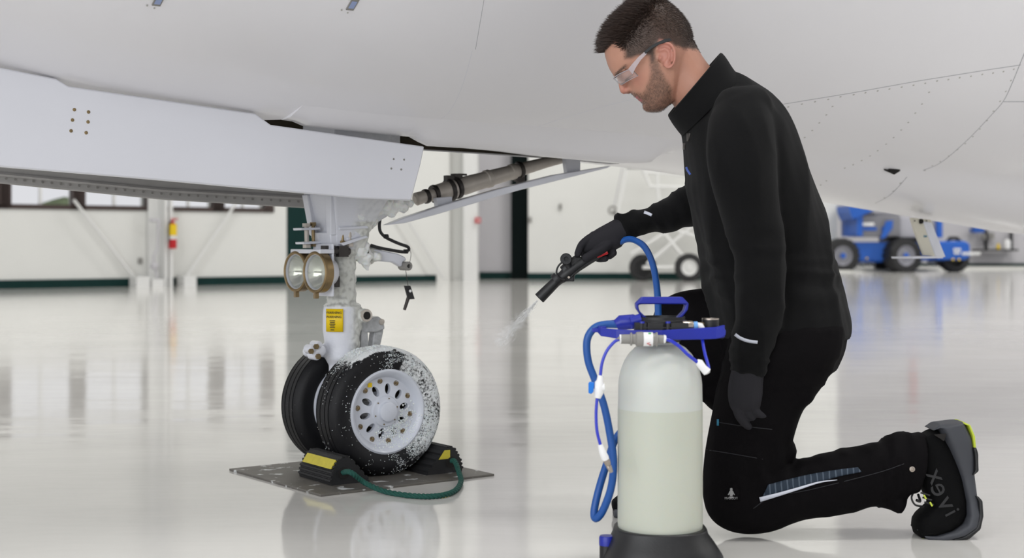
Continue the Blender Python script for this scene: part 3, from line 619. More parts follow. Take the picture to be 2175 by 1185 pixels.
def wheel(nc, main):
    c = AC(0, nc, TR+.004)
    # tyre cross-section (r, h along AN), with tread grooves
    pr = [(.113, -.045), (.122, -.052), (.135, -.057), (.150, -.0585), (.163, -.055), (.171, -.047), (.1755, -.040)]
    for g in (-.034, -.013, .013, .034): pr += [(.1772, g-.0025), (.1725, g-.0022), (.1725, g+.0022), (.1772, g+.0025)]
    pr += [(.1755, .040), (.171, .047), (.163, .055), (.150, .0585), (.135, .057), (.122, .052), (.113, .045), (.106, .03), (.106, -.03)]
    b = newbm(); lathe(b, c, AN, pr, 96, close=True, caps=False)
    wl = newbm()
    out = .034 if main else .034
    prof = [(.100, -.045), (.1165, -.048), (.1165, -.042), (.108, -.03), (.108, .03), (.1165, .042), (.1175, .049), (.1125, .052), (.107, .050), (.099, .040), (.094, .030), (.082, .026), (.062, .031), (.044, .034), (.0405, .040), (.030, .041), (.027, .043), (.0265, .055), (.022, .0575), (.0005, .058), (.0005, .018), (.035, .020), (.085, .014), (.098, .02)]
    lathe(wl, c, AN, prof, 72, close=True, caps=False)
    ct = newbm(); uu, vv = AA, UZ
    for k in range(10):
        a = 2*PI*(k+.25)/10; rd = uu*math.cos(a)+vv*math.sin(a); tg = -uu*math.sin(a)+vv*math.cos(a)
        ring_ = []
        for j in range(16):
            q = 2*PI*j/16; ring_.append((math.cos(q)*.0150, math.sin(q)*.0092))
        loft(ct, [[c+rd*(.062+x_)+tg*y_+AN*h_ for x_, y_ in ring_] for h_ in (-.06, .06)])
    me = cut(wl, ct)
    wo = obj('nose_wheel', me, m_rim, air, ang=35, label='near nose wheel with foam' if main else 'far nose wheel')
    tm = tomesh(b, 'tyre'); at = tm.attributes.new('foam', 'FLOAT', 'POINT')
    for i, v in enumerate(tm.vertices):
        d = v.co-c; x_, z_, h_ = d.dot(AA), d.z, d.dot(AN); a = math.atan2(z_, x_); rr2 = math.hypot(x_, z_)
        if main:
            # foam runs from the top of the tread down the aft side of the outer sidewall
            k = sstep(-1.75, -.7, a)*(1-sstep(1.2, 1.75, a)) if h_ > .03 else 0
            k *= .42
            tp = sstep(.35, .9, a)*(1-sstep(2.0, 2.6, a))*.56 if rr2 > .15 else 0
            tp *= 1.12
            if h_ > .047: tp *= .3
            val = max(k, tp)+.12
            if a > 1.3 and h_ > .045 and rr2 < .165: val *= .5
            val += .08*noise.noise(v.co*20)
        else: val = .28+.1*noise.noise(v.co*14)
        at.data[i].value = val
    obj('tyre', tm, m_tyre, wo, ang=50)
    b = newbm(); b2 = newbm()
    for k in range(10):
        a = 2*PI*(k+.75)/10; p = c+(AA*math.cos(a)+UZ*math.sin(a))*.0845; lathe(b, p+AN*.02, AN, [(.0075, 0), (.0075, .009), (.0055, .009), (.0055, .006), (.004, .006), (.004, .010), (.001, .011)], 12)
    each('rim_bolt', b, m_brass, wo) if main else b.free()
    for k in range(6):
        a = 2*PI*k/6+.3; p = c+(AA*math.cos(a)+UZ*math.sin(a))*.036; lathe(b2, p+AN*.039, AN, [(.002, 0), (.002, .003)], 8)
    each('hub_screw', b2, m_brass, wo) if main else b2.free()
    if main:
        b = newbm(); lathe(b, c-AN*.02, AN, [(.05, 0), (.098, 0), (.098, .002), (.05, .002)], 40, close=True, caps=False); obj('dark_slot_backing', b, m_bay, wo)  # dark disc added behind the slots, its colour stands for their shade
        b = newbm(); a = math.radians(122); p = c+(AA*math.cos(a)+UZ*math.sin(a))*.088; box(b, p+AN*.03, (.012, .012, .004), (AA, UZ, AN)); obj('balance_weight', b, m_yellow, wo, label='yellow balance weight')
        # foam blobs standing proud of the rubber and rim
        fb = newbm(); rnd = random.Random(3)
        def blob(p, nrm, s):
            u_, v_ = frame(nrm); k0 = rnd.random()*6
            top = fb.verts.new(p+nrm*s*.7); rg = [fb.verts.new(p+(u_*math.cos(k0+2*PI*j/6)+v_*math.sin(k0+2*PI*j/6))*s*rnd.uniform(.7, 1.2)-nrm*.0004) for j in range(6)]
            md = [fb.verts.new(p+(u_*math.cos(k0+2*PI*j/6)+v_*math.sin(k0+2*PI*j/6))*s*.62+nrm*s*.5) for j in range(6)]
            for j in range(6):
                fb.faces.new((rg[j], rg[(j+1) % 6], md[(j+1) % 6], md[j])); fb.faces.new((md[j], md[(j+1) % 6], top))
        def prof_at(s):                                   # outer tyre surface from rim edge s=0 to tread middle s=1
            tab = [(0, (.118, .050)), (.12, (.128, .0555)), (.3, (.142, .059)), (.5, (.158, .057)), (.62, (.168, .051)), (.72, (.1755, .041)), (1, (.178, .0)), (1.4, (.178, -.041))]
            for (s0, (r0, h0)), (s1, (r1, h1)) in zip(tab, tab[1:]):
                if s <= s1: q = (s-s0)/(s1-s0); return (lerp(r0, r1, q), lerp(h0, h1, q), V((-(r1-r0), 0, 0)), (h0-h1, r1-r0))
            return (.178, 0, None, (1, 0))
        n_ = 0
        while n_ < 5200:
            s = rnd.uniform(0, 1.4); a = rnd.uniform(-PI, PI)
            if s < .7: dens = sstep(-1.8, -.6, a)*(1-sstep(1.2, 1.9, a))
            else: dens = sstep(.1, .8, a)*(1-sstep(1.9, 2.7, a))
            dens = dens*.9+.02
            r_, h_, _, (nr, nh) = prof_at(s); rd = AA*math.cos(a)+UZ*math.sin(a); p = c+rd*r_+AN*h_
            dens *= sstep(-.25, .25, noise.noise(p*28)+.12)
            if s > .7: dens *= 1.3
            if rnd.random() > dens: continue
            nrm = (rd*nr+AN*nh).normalized(); blob(p, nrm, rnd.uniform(.0005, .0015)*(2.2 if s > .7 and 1.0 < a < 2.1 and rnd.random() < .4 else 1)); n_ += 1
        for q in range(500):                              # inside the rim, lower aft quarter
            a = rnd.gauss(-.95, .5); r_ = rnd.uniform(.045, .11); h_ = interp([(.044, .034), (.062, .031), (.082, .026), (.094, .030), (.099, .040), (.11, .051)], r_)
            rd = AA*math.cos(a)+UZ*math.sin(a); blob(c+rd*r_+AN*h_, AN, rnd.uniform(.001, .0035))
        obj('foam_flecks', fb, m_foam, wo, kind='stuff')
wheel(.108, True); wheel(-.108, False)
# ================================================================ steel plate, chocks, rope, safety pin, water jet
q0, q1, q2 = flo(487, 999.5), flo(681.6, 1055), flo(1050, 1010.6); q3 = q0+q2-q1
def plate_mat():
    m = mat('scuffed_steel_plate', srgb(112, 108, 102), .5, metal=.3, var=.25, vs=9); nt = m.node_tree; L = nt.links; bs_ = nt.nodes['Principled BSDF']
    tc = nt.nodes.new('ShaderNodeTexCoord'); n = nt.nodes.new('ShaderNodeTexNoise'); n.inputs['Scale'].default_value = 26; n.inputs['Detail'].default_value = 5; L.new(tc.outputs['Object'], n.inputs['Vector'])
    r = nt.nodes.new('ShaderNodeMapRange'); r.inputs['From Min'].default_value = .6; r.inputs['From Max'].default_value = .66; L.new(n.outputs['Fac'], r.inputs['Value'])
    mx = nt.nodes.new('ShaderNodeMix'); mx.data_type = 'RGBA'; src = bs_.inputs['Base Color'].links[0].from_socket; L.new(src, mx.inputs[6]); mx.inputs[7].default_value = (*srgb(220, 222, 222), 1)
    L.new(r.outputs[0], mx.inputs[0]); L.new(mx.outputs[2], bs_.inputs['Base Color']); return m
b = newbm(); prism(b, [q0, q1, q2, q3], UZ*.006)
tag(bevel(obj('steel_plate', b, plate_mat(), smooth=False), .001), 'grey steel floor plate with foam drips under the nose wheels', 'plate')
m_chock = mat('ribbed_black_rubber', srgb(22, 22, 24), .6, bump=.0006, bs=150); m_stripe = mat('yellow_reflective_tape', srgb(205, 190, 60), .4, var=.15, vs=60)
def chock(s, lab):
    ch = thing('wheel_chock', lab, 'chock', AC(s*.165, .11, .006), 'rubber chocks either side of the near nose wheel')
    # profile with ribs on both slopes, t measured away from the wheel
    pr = [(.088, .006)]
    def slope(p0, p1, k):
        out = []; dx, dz = p1[0]-p0[0], p1[1]-p0[1]; l = math.hypot(dx, dz); nx, nz = -dz/l, dx/l
        for i in range(k):
            for f, o in ((0, 0), (.15, .004), (.6, .004), (.75, 0)): out.append((p0[0]+dx*(i+f)/k+nx*o, p0[1]+dz*(i+f)/k+nz*o))
        return out
    pr += slope((.094, .012), (.148, .072), 4)+slope((.151, .076), (.177, .076), 3)
    pr += slope((.180, .073), (.197, .047), 3)+[(.199, .045)]+slope((.200, .043), (.207, .011), 3)+[(.205, .006)]
    b = newbm(); prism(b, [AC(s*t, .028, z) for t, z in pr], AN*.187); obj('rubber_body', b, m_chock, ch, smooth=False)
    b = newbm(); t0, t1 = (.183, .071), (.1985, .048); prism(b, [AC(s*(t0[0]+.004), .04, t0[1]), AC(s*(t1[0]+.0045), .04, t1[1]), AC(s*(t1[0]+.001), .04, t1[1]), AC(s*(t0[0]), .04, t0[1]-.002)], AN*.165); obj('yellow_tape', b, m_stripe, ch, smooth=False)
    b = newbm(); c_ = AC(s*.168, .2135, .036); lathe(b, c_, AN, [(.016, 0), (.016, .003), (.011, .0035)], 20); obj('rope_eye', b, m_hole, ch)
    return ch
chock(-1, 'black rubber wheel chock with long yellow stripe at the left of the near wheel')
c2 = chock(1, 'black rubber wheel chock behind the near wheel on the right, at the rope end')
# on the aft chock the tape faces the camera side too
b = newbm(); prism(b, [AC(.128, .2155, .046), AC(.165, .2155, .046), AC(.165, .2155, .07), AC(.147, .2155, .07)], AN*.0012); obj('end_tape', b, m_stripe, c2, smooth=False)
rp = [AC(-.168, .205, .036)]+[flo(745, 1003, .05), flo(775, 1025, .02), flo(820, 1044, .0075), flo(880, 1053, .0075), flo(930, 1053, .0075), flo(965, 1043, .0075), flo(979, 1023, .0075), flo(975, 1003, .02)]+[AC(.170, .232, .040), AC(.168, .205, .036)]
cen = catmull(rp, 22); b = newbm()
for ph in range(3):
    pts = []
    for i, p in enumerate(cen):
        d = (cen[min(i+1, len(cen)-1)]-cen[max(i-1, 0)]).normalized(); u_, v_ = frame(d); a = i*.55+ph*2*PI/3
        pts.append(p+(u_*math.cos(a)+v_*math.sin(a))*.0034)
    tube(b, pts, .0042, 7)
tag(obj('chock_rope', b, mat('green_twisted_rope', srgb(22, 82, 72), .8, var=.25, vs=200), ang=60), 'dark green twisted rope linking the two wheel chocks across the floor', 'rope')
# safety pin hanging from the ring eye
pin = thing('safety_pin', 'grey safety pin with black tag hanging on a wire behind the nose gear leg', 'pin', G(866, 655, .03))
b = newbm(); tube(b, catmull([G(870, 560, .035), G(873, 540, .035), G(870, 528, .03)]), .0008, 5); tube(b, catmull([G(862, 575, .035), G(864, 590, .03), G(867, 607, .03)]), .0009, 5); obj('wire', b, m_dkmetal, pin)
b = newbm(); prism(b, [G(x, y, .035) for x, y in ((860, 607), (872, 607), (881, 635), (868, 636))], -AN*.006); obj('tag_plate', b, m_black, pin, smooth=False)
b = newbm(); tube(b, [G(868, 630, .03), G(859, 658, .03)], [.0055, .0045], 10); obj('pin_shank', b, m_dkmetal, pin)
b = newbm(); lathe(b, G(871, 618, .037), AN, [(.004, 0), (.004, .002)], 12); obj('rivet', b, m_wplast, pin)
# water jet from the lance
m_spray = mat('water_droplets', (.92, .93, .93), .35, alpha=.18)
b = newbm(); rnd = random.Random(5); o_ = P(1144, 636, 3.47)
for i in range(2300):
    s = rnd.random()**.75*.15; sp = .003+s*.22; ax_ = (P(1062, 728, 3.50)-o_).normalized(); u_, v_ = frame(ax_)
    p = o_+ax_*s+u_*rnd.gauss(0, sp*.33)+v_*rnd.gauss(0, sp*.33); d = (p-o_+ax_*.02).normalized(); l = rnd.uniform(.003, .010); r_ = rnd.uniform(.0003, .0007)*(1.25-s*4.5)
    r_ = max(r_, .00015); uu, vv = frame(d); a_, z_ = b.verts.new(p), b.verts.new(p+d*l); m3 = [b.verts.new(p+d*l*.5+(uu*math.cos(k*2.094)+vv*math.sin(k*2.094))*r_) for k in range(3)]
    for k in range(3): b.faces.new((a_, m3[k], m3[(k+1) % 3])); b.faces.new((z_, m3[(k+1) % 3], m3[k]))
tag(obj('water_spray', b, m_spray), 'fine white water spray leaving the nozzle of the black lance', 'water', kind='stuff')
# ================================================================ foam sprayer
SY = 2.83; SCX = (1402-CX)/F*SY; S1 = SY/F
sz = lambda py: H-(py-HY)*S1
SB = V((SCX, SY, 0)); Xv, Yv = V((1, 0, 0)), V((0, 1, 0))
spr = thing('foam_sprayer', 'white pressure sprayer tank with blue handle and black base in the foreground', 'sprayer', SB)
m_tank = mat('translucent_white_tank', srgb(206, 209, 203), .38, sss=.25, spec=.4)
m_liq = mat('tank_liquid_band', srgb(198, 201, 188), .38, sss=.25, spec=.4)
R0 = 90*S1
lv = sz(866)
b = newbm(); lathe(b, SB, UZ, [(R0*.9, sz(1136)), (R0*.985, sz(1128)), (R0, sz(1110)), (R0, sz(1000)), (R0*.996, lv)], 64, caps=False); lathe(b, SB, UZ, [(R0*.9, sz(1136)), (.0005, sz(1136))], 64, caps=False)
obj('tank_lower', b, m_liq, spr, label='liquid-filled lower part of the tank')
b = newbm(); lathe(b, SB, UZ, [(R0*.996, lv), (R0*.985, sz(815)), (R0*.965, sz(800)), (R0*.92, sz(783)), (R0*.85, sz(767)), (R0*.74, sz(751)), (R0*.6, sz(738)), (R0*.45, sz(730)), (R0*.42, sz(715))], 64, caps=False); obj('tank', b, m_tank, spr)
# base
b = newbm()
def br(zpy, rx, ry, off=0, n=48, ex=2.6): return ring(SB+V((off-rx, 0, sz(zpy))), SB+V((off+rx, 0, sz(zpy))), Yv, ry, n, ex)
loft(b, [br(1118, 92*S1, 90*S1), br(1117, 97*S1, 95*S1), br(1130, 100*S1, 98*S1), br(1150, 112*S1, 108*S1, 3*S1), br(1175, 126*S1, 118*S1, 5*S1), br(1200, 131*S1, 122*S1, 5*S1), [p*1 for p in br(1200, 131*S1, 122*S1, 5*S1)]][:-1]+[[V((p.x, p.y, 0.0)) for p in br(1204, 131*S1, 122*S1, 5*S1)]])
bevel(obj('base', b, m_black, spr, ang=50), .003)
b = newbm(); c_ = SB+V(((1289-1402)*S1, -.005, 0)); lathe(b, c_, UZ, [(16*S1, 0), (16*S1, sz(1152)), (14*S1, sz(1150))], 24); obj('lance_holder', b, m_black, spr)
b = newbm(); lathe(b, c_, UZ, [(17*S1, sz(1156)), (17*S1, sz(1140)), (15*S1, sz(1136))], 24); obj('holder_cap', b, m_blue, spr, label='blue cap of the holder')
# collar
b = newbm(); lathe(b, SB, UZ, [(42*S1, sz(725)), (52*S1, sz(712)), (56*S1, sz(700)), (56*S1, sz(680)), (53*S1, sz(678)), (53*S1, sz(672)), (50*S1, sz(672)), (48*S1, sz(690)), (.001, sz(690))], 48)
for dx, w_ in ((-46, 26), (-18, 34), (34, 36)): box(b, SB+V((dx*S1, -54*S1, sz(691))), (w_*S1, 26*S1, 18*S1))
for dx in (-45, 10): lathe(b, SB+V((dx*S1, -64*S1, 0)), UZ, [(5*S1, sz(702)), (5*S1, sz(683))], 12)
box(b, SB+V((0, -66*S1, sz(692))), (110*S1, 4*S1, 3*S1)); obj('collar', b, m_black, spr, ang=30)
b = newbm()
for dx in (-44, 10): lathe(b, SB+V((dx*S1, -64*S1, 0)), UZ, [(5.4*S1, sz(683)), (5*S1, sz(679))], 12)
each('clip_cap', b, m_blue, spr)
# handle: a bent frame standing over the collar
def HP(px, py, dy=0): return SB+V(((px-1402)*S1, dy, sz(py)-0))
HP = lambda px, py, dy=0: V(((px-CX)/F*(SY+dy), SY+dy, H-(py-HY)/F*(SY+dy)))
b = newbm(); outl = [(1364, 675), (1351, 655), (1350, 645), (1364, 631), (1450, 631), (1463, 645), (1461, 658), (1448, 675), (1438, 675), (1452, 660), (1456, 648), (1450, 646), (1362, 646), (1356, 648), (1358, 660), (1374, 675)]
prism(b, [HP(x, y, -.014) for x, y in outl], Yv*.028); hd = bevel(obj('handle', b, m_blue, spr, smooth=False, label='blue carrying handle'), .002)
b = newbm(); prism(b, [HP(x, y, -.022) for x, y in ((1356, 642), (1364, 634), (1450, 634), (1459, 642), (1459, 645), (1356, 645))], Yv*.044); bevel(obj('grip', b, m_blue, spr, smooth=False), .003)
# wide blue carry ring: left loop and right arm
b = newbm()
def band(pts, wz_, th, dys):
    rs = []
    n = len(pts)
    P3 = [HP(x, y, dy) for (x, y), dy in zip(pts, dys)]
    for i, p in enumerate(P3):
        d = (P3[min(i+1, n-1)]-P3[max(i-1, 0)]).normalized(); s = UZ.cross(d).normalized(); up = UZ
        w__ = wz_[i] if isinstance(wz_, list) else wz_
        rs.append([p+up*w__+s*th, p+up*w__-s*th, p-up*w__-s*th, p-up*w__+s*th])
    loft(b, rs)
aN = 22
th_ = [PI*(1.02-1.22*i/aN) for i in range(aN+1)]
band([(1345, 692), (1310, 685), (1285, 688), (1271, 698), (1278, 705), (1310, 709), (1350, 711), (1405, 711), (1450, 710), (1500, 708), (1520, 707), (1538, 703)], [.006, .006, .006, .007, .008, .009, .009, .009, .0105, .0115, .0115, .012], .003, [-.02, .0, .01, -.01, -.045, -.065, -.075, -.078, -.07, -.06, -.055, -.045])
box(b, HP(1266, 701, -.02), (.016, .014, .008)); box(b, HP(1281, 702, -.035), (.012, .012, .017))
prism(b, [HP(x, y, -.058) for x, y in ((1518, 700), (1526, 695), (1536, 694), (1542, 702), (1541, 712), (1530, 718), (1510, 718), (1512, 706))], Yv*.03)
bevel(obj('carry_ring', b, m_blue, spr, smooth=False), .0015)
b = newbm(); tube(b, [HP(1308, 690, -.01), HP(1318, 685, -.01), HP(1345, 683, -.01), HP(1362, 686, -.01)], [.010, .015, .015, .012], 14); tube(b, [HP(1340, 684, -.02), HP(1362, 678, -.02)], .012, 10); obj('hose_connector', b, m_blue, spr)
b = newbm(); lathe(b, HP(1316, 678, -.015), UZ, [(.0025, -.004), (.0025, .002), (.001, .003)], 8); obj('lock_pin', b, mat('bright_green_pin', srgb(70, 190, 40), .4), spr, label='bright green lock pin')
# pressure gauge, coupling
b = newbm(); c_ = HP(1509, 690, -.02); lathe(b, c_, UZ, [(17.5*S1, -.020), (18*S1, .008), (18*S1, .0125), (15*S1, .0125), (15*S1, .010), (.001, .010)], 32); obj('pressure_gauge', b, m_black, spr)
b = newbm(); lathe(b, c_, UZ, [(18.3*S1, .0105), (18.3*S1, .0135), (15*S1, .0135), (15*S1, .0105)], 32, close=True, caps=False); obj('gauge_bezel', b, m_nickel, spr)
b = newbm(); tube(b, [HP(1448, 692, -.05), HP(1450, 692, -.05), HP(1470, 692, -.05), HP(1472, 692, -.05)], [.008, .0105, .0105, .009], 20); tube(b, [HP(1460, 692, -.05), HP(1482, 692, -.05)], .006, 12); obj('quick_coupling', b, m_nickel, spr)
b = newbm(); tube(b, [HP(1473, 692, -.05), HP(1481, 692, -.05)], .0088, 20); obj('coupling_ring', b, mat('light_blue_ring', srgb(110, 165, 225), .4), spr)
b = newbm(); tube(b, [HP(1480, 691, -.05), HP(1488, 692, -.05), HP(1491, 698, -.05), HP(1491, 706, -.05)], [.006, .0065, .0065, .006], 12); obj('elbow_fitting', b, m_wplast, spr)
b = newbm(); tube(b, [HP(1484, 688, -.03), HP(1500, 688, -.025)], .0035, 8); obj('brass_nipple', b, m_brass, spr)
# injector barrel
yI = -.105
b = newbm(); ip = [(1319, 10), (1319, 10), (1338, 10.5), (1339, 14), (1342, 14), (1343, 11), (1349, 11), (1352, 15.5), (1364, 16), (1366, 14.5), (1384, 14.5), (1388, 13), (1392, 13), (1393, 15), (1396, 15), (1397, 9.5), (1409, 9), (1410, 8)]
S2 = (SY+yI)/F
tube(b, [HP(x, 720+(x-1319)*.006, yI) for x, r_ in ip], [r_*S2 for x, r_ in ip], 32, caps=True); inj = obj('injector', b, m_grey, spr, ang=30, label='grey injector barrel')
b = newbm(); p0, p1 = HP(1366, 720.3, yI), HP(1386, 720.4, yI); tube(b, [p0, p1], 15.0*S2, 32); obj('paper_label', b, m_wplast, inj, label='white printed label')
text('W', .011, HP(1377, 727, yI-15.4*S2*.86), -UZ+V((0, -.35, 0)), Xv, m_red, inj, 'label_letter', .0003)
text('EE', .006, HP(1381, 732, yI-15.4*S2*.75), -UZ+V((0, -.6, 0)), Xv, m_print, inj, 'label_letter', .0003)
b = newbm(); box(b, HP(1380, 708, yI-.008), (.005, .002, .003)); obj('green_mark', b, mat('green_print', srgb(90, 180, 110), .5), inj, smooth=False)
b = newbm(); tube(b, [HP(1316, 720, yI), HP(1320, 720, yI)], .009, 16); tube(b, [HP(1409, 720, yI), HP(1414, 720.5, yI)], [.0085, .0075], 16); each('tube_nut', b, m_wplast, inj)
def ptube(name, pts, r_, m, par=spr):
    b = newbm(); tube(b, catmull([HP(*p) for p in pts], 8), r_, 10); return obj(name, b, m, par)
ptube('air_tube', [(1317, 720, yI), (1305, 726, yI), (1289, 745, yI), (1279, 770, yI), (1275, 798, yI)], .0031, m_tubeb)
ptube('air_tube', [(1411, 720, yI), (1425, 724, yI), (1443, 736, yI), (1462, 754, yI), (1485, 772, -.095)], .0035, m_tubeb)
ptube('air_tube', [(1491, 706, -.05), (1492, 722, -.055), (1497, 750, -.07), (1505, 780, -.09), (1503, 788, -.095)], .0031, m_tubeb)
b = newbm(); tube(b, [HP(1480, 766, -.095), HP(1485, 770, -.095), HP(1493, 781, -.095), HP(1502, 790, -.095), HP(1504, 793, -.095)], [.004, .0078, .0075, .0085, .004], 14); obj('tube_coupler', b, m_wplast, spr)
b = newbm(); tube(b, [HP(1276, 797, yI), HP(1274, 808, yI), HP(1273, 812, yI), HP(1272, 834, yI), HP(1269, 845, yI)], [.006, .0062, .009, .009, .006], 14); tube(b, [HP(1264, 824, yI), HP(1284, 822, yI)], .0078, 12); obj('shutoff_valve', b, m_wplast, spr)
b = newbm(); prism(b, [HP(x, y, yI-.005) for x, y in ((1250, 814), (1253, 811), (1262, 812), (1261, 832), (1256, 837), (1250, 835))], Yv*.009); bevel(obj('valve_lever', b, mat('light_blue_lever', srgb(20, 120, 220), .35), spr), .0015)
ptube('air_tube', [(1268, 846, yI), (1266, 880, yI), (1268, 915, yI), (1275, 944, yI)], .0031, m_tubeb)
b = newbm(); tube(b, [HP(1275, 944, yI), HP(1279, 958, yI), HP(1285, 972, yI), HP(1288, 977, yI)], [.005, .0068, .0078, .006], 14); obj('tube_socket', b, m_wplast, spr)
b = newbm(); tube(b, [HP(1288, 977, yI), HP(1291, 985, yI), HP(1292, 989, yI), HP(1293, 990, yI), HP(1299, 1003, yI)], [.007, .006, .0045, .0055, .0035], 14); obj('plug_nipple', b, m_nickel, spr)
# the long hose: sprayer -> loop -> behind the tank -> lance
hp = [(1312, 689, -.01), (1285, 689, -.01), (1262, 697, -.01), (1247, 722, -.01), (1249, 765, -.01), (1264, 808, -.01), (1283, 862, -.01), (1296, 925, -.01), (1303, 980, -.01), (1298, 1035, .0), (1281, 1083, .01), (1266, 1101, .02), (1262, 1085, .03), (1273, 1035, .04), (1292, 975, .06), (1312, 925, .09), (1360, 880, .16), (1385, 800, .2), (1396, 720, .25), (1398, 668, .3), (1395, 610, .38), (1386, 560, .45), (1370, 526, .52), (1350, 511, .57), (1332, 508, .6), (1312, 516, .62)]
ptube('spray_hose', hp, .0078, m_hose)
# ================================================================ spray lance in the right hand
LY = 3.46
LP = lambda x, y, dy=0: P(x, y, LY+dy)
LS = LY/F
lan = thing('spray_lance', 'black spray lance with trigger held in the gloved right hand', 'spray gun', LP(1230, 560))
b = newbm()
tube(b, [LP(1318, 515), LP(1290, 530), LP(1250, 550), LP(1225, 565), LP(1205, 580), LP(1190, 592)], [9*LS, 9*LS, 12*LS, 13*LS, 14*LS, 12*LS], 20)
tube(b, [LP(1232, 545), LP(1212, 560), LP(1195, 575)], [8*LS, 11*LS, 10*LS], 16)
box(b, LP(1207, 588), (.03, .02, .022)); me = fuse(b, .002, 3); obj('gun_body', me, m_black, lan, ang=180)
b = newbm(); tube(b, [LP(1196, 588), LP(1187, 594), LP(1181, 598), LP(1146, 633), LP(1145, 634)], [10.5*LS, 11*LS, 11*LS, 12.5*LS, 11.5*LS], 24); obj('nozzle', b, m_black, lan, ang=35)
b = newbm(); tube(b, [LP(1186, 590, -.0), LP(1178, 597, 0)], 14*LS, 20); obj('nozzle_nut', b, m_black, lan)
b = newbm(); lathe(b, LP(1202, 550, -.02), -Yv, [(8*LS, -.03), (12*LS, 0), (12.5*LS, .008), (11*LS, .012), (5*LS, .012), (5*LS, .004), (.001, .004)], 24); tube(b, [LP(1202, 550, -.01), LP(1212, 575, 0)], [8*LS, 11*LS], 14); obj('adjuster_knob', b, m_black, lan, ang=35)
b = newbm(); tube(b, catmull([LP(1196, 555, -.02), LP(1186, 565, -.02), LP(1182, 578, -.02), LP(1188, 590, -.02), LP(1200, 594, -.02)]), .0022, 8); obj('retainer_wire', b, m_black, lan)
b = newbm(); prism(b, [LP(x, y, -.012) for x, y in ((1200, 590), (1212, 592), (1222, 580), (1240, 566), (1272, 550), (1284, 543), (1282, 540), (1262, 548), (1236, 560), (1215, 574))], Yv*.02); bevel(obj('trigger', b, m_black, lan), .001)
b = newbm(); lathe(b, LP(1208, 589, -.013), -Yv, [(.003, -.003), (.003, .002)], 10); obj('pivot_screw', b, m_nickel, lan)
b = newbm(); tube(b, [LP(1268, 545, -.018), LP(1290, 535, -.018)], [.004, .006], 10); obj('trigger_lock', b, m_red, lan, label='red trigger lock')
# ================================================================ the kneeling person
per = thing('person', 'person in black workwear and safety glasses kneeling on one knee, holding the spray lance', 'person', P(1560, 1130, 3.16).xy.to_3d())
m_jacket = mat('black_jersey', srgb(13, 13, 14), .85, spec=.12, sheen=.035, bump=.0004, bs=500)
m_trous = mat('black_canvas_trousers', srgb(9, 7, 9), .8, spec=.1, sheen=0, bump=.0004, bs=600)
m_glove = mat('charcoal_knit_glove', srgb(42, 41, 45), .8, spec=.2, sheen=0, bump=.0004, bs=700)
m_skin = mat('skin', (1, 1, 1), .48, sss=.12, spec=.4, attr='Col', bump=.0003, bs=350)
m_hair = mat('short_dark_brown_hair', srgb(62, 47, 40), .55, var=.45, vs=60)
m_beard = mat('trimmed_beard_hair', srgb(88, 71, 60), .6, var=.4, vs=90)
m_refl_w = mat('reflective_white_tape', srgb(205, 208, 220), .4)
YC = 3.24
def rg(x1, y1, x2, y2, hd, Y, Y2=None, n=28, ex=2.2): return ring(P(x1, y1, Y), P(x2, y2, Y2 if Y2 else Y), Yv, hd, n, ex)
def rloft(bm, tab, ex=2.2, k=1.0, n=28, dY=0):
    rs = []
    for x1, y1, x2, y2, hd, Y in tab:
        cx_, cy_ = (x1+x2)/2, (y1+y2)/2
        rs.append(rg(cx_+(x1-cx_)*k, cy_+(y1-cy_)*k, cx_+(x2-cx_)*k, cy_+(y2-cy_)*k, hd*k, Y+dY, n=n, ex=ex))
    # smooth in-between rings
    out = []
    for i in range(n):
        out.append(catmull([r[i] for r in rs], 3))
    loft(bm, [[out[i][j] for i in range(n)] for j in range(len(out[0]))])
T_torso = [(1444, 272, 1549, 147, .085, YC), (1450, 298, 1590, 166, .125, YC), (1453, 325, 1638, 205, .165, YC), (1455, 352, 1672, 250, .19, YC), (1457, 392, 1703, 325, .195, YC), (1465, 440, 1735, 428, .185, YC), (1476, 500, 1757, 500, .175, YC), (1490, 560, 1770, 575, .17, YC), (1507, 630, 1789, 642, .175, YC), (1519, 690, 1797, 690, .18, YC)]
T_hip = [(1515, 640, 1785, 640, .165, YC), (1528, 690, 1794, 690, .18, YC), (1540, 740, 1787, 735, .18, YC), (1550, 785, 1767, 783, .165, YC-.02)]
T_thigh = [(1555, 700, 1792, 690, .10, YC-.09), (1540, 755, 1783, 748, .10, YC-.10), (1524, 820, 1748, 812, .095, YC-.10), (1512, 880, 1707, 868, .088, YC-.10), (1501, 940, 1684, 925, .082, YC-.10), (1494, 1000, 1668, 968, .078, YC-.10), (1493, 1050, 1662, 985, .075, YC-.10), (1505, 1095, 1668, 988, .072, YC-.10), (1535, 1122, 1680, 985, .070, YC-.10), (1580, 1133, 1700, 978, .068, YC-.10), (1640, 1126, 1738, 966, .066, YC-.10), (1705, 1103, 1785, 956, .066, YC-.10), (1785, 1093, 1838, 944, .064, YC-.10), (1845, 1080, 1880, 932, .060, YC-.10), (1900, 1060, 1920, 922, .058, YC-.10), (1943, 1048, 1964, 919, .056, YC-.10)]
T_farthigh = [(1690, 640, 1750, 820, .09, YC+.08), (1600, 615, 1640, 868, .09, YC+.10), (1528, 608, 1548, 880, .085, YC+.11), (1465, 614, 1506, 868, .078, YC+.12), (1415, 632, 1484, 836, .07, YC+.13), (1390, 662, 1478, 810, .065, YC+.13), (1382, 710, 1478, 815, .064, YC+.13), (1382, 790, 1478, 840, .062, YC+.13), (1385, 860, 1485, 870, .06, YC+.13), (1388, 950, 1480, 950, .052, YC+.13), (1392, 1020, 1475, 1020, .05, YC+.13)]
AYn = YC-.20
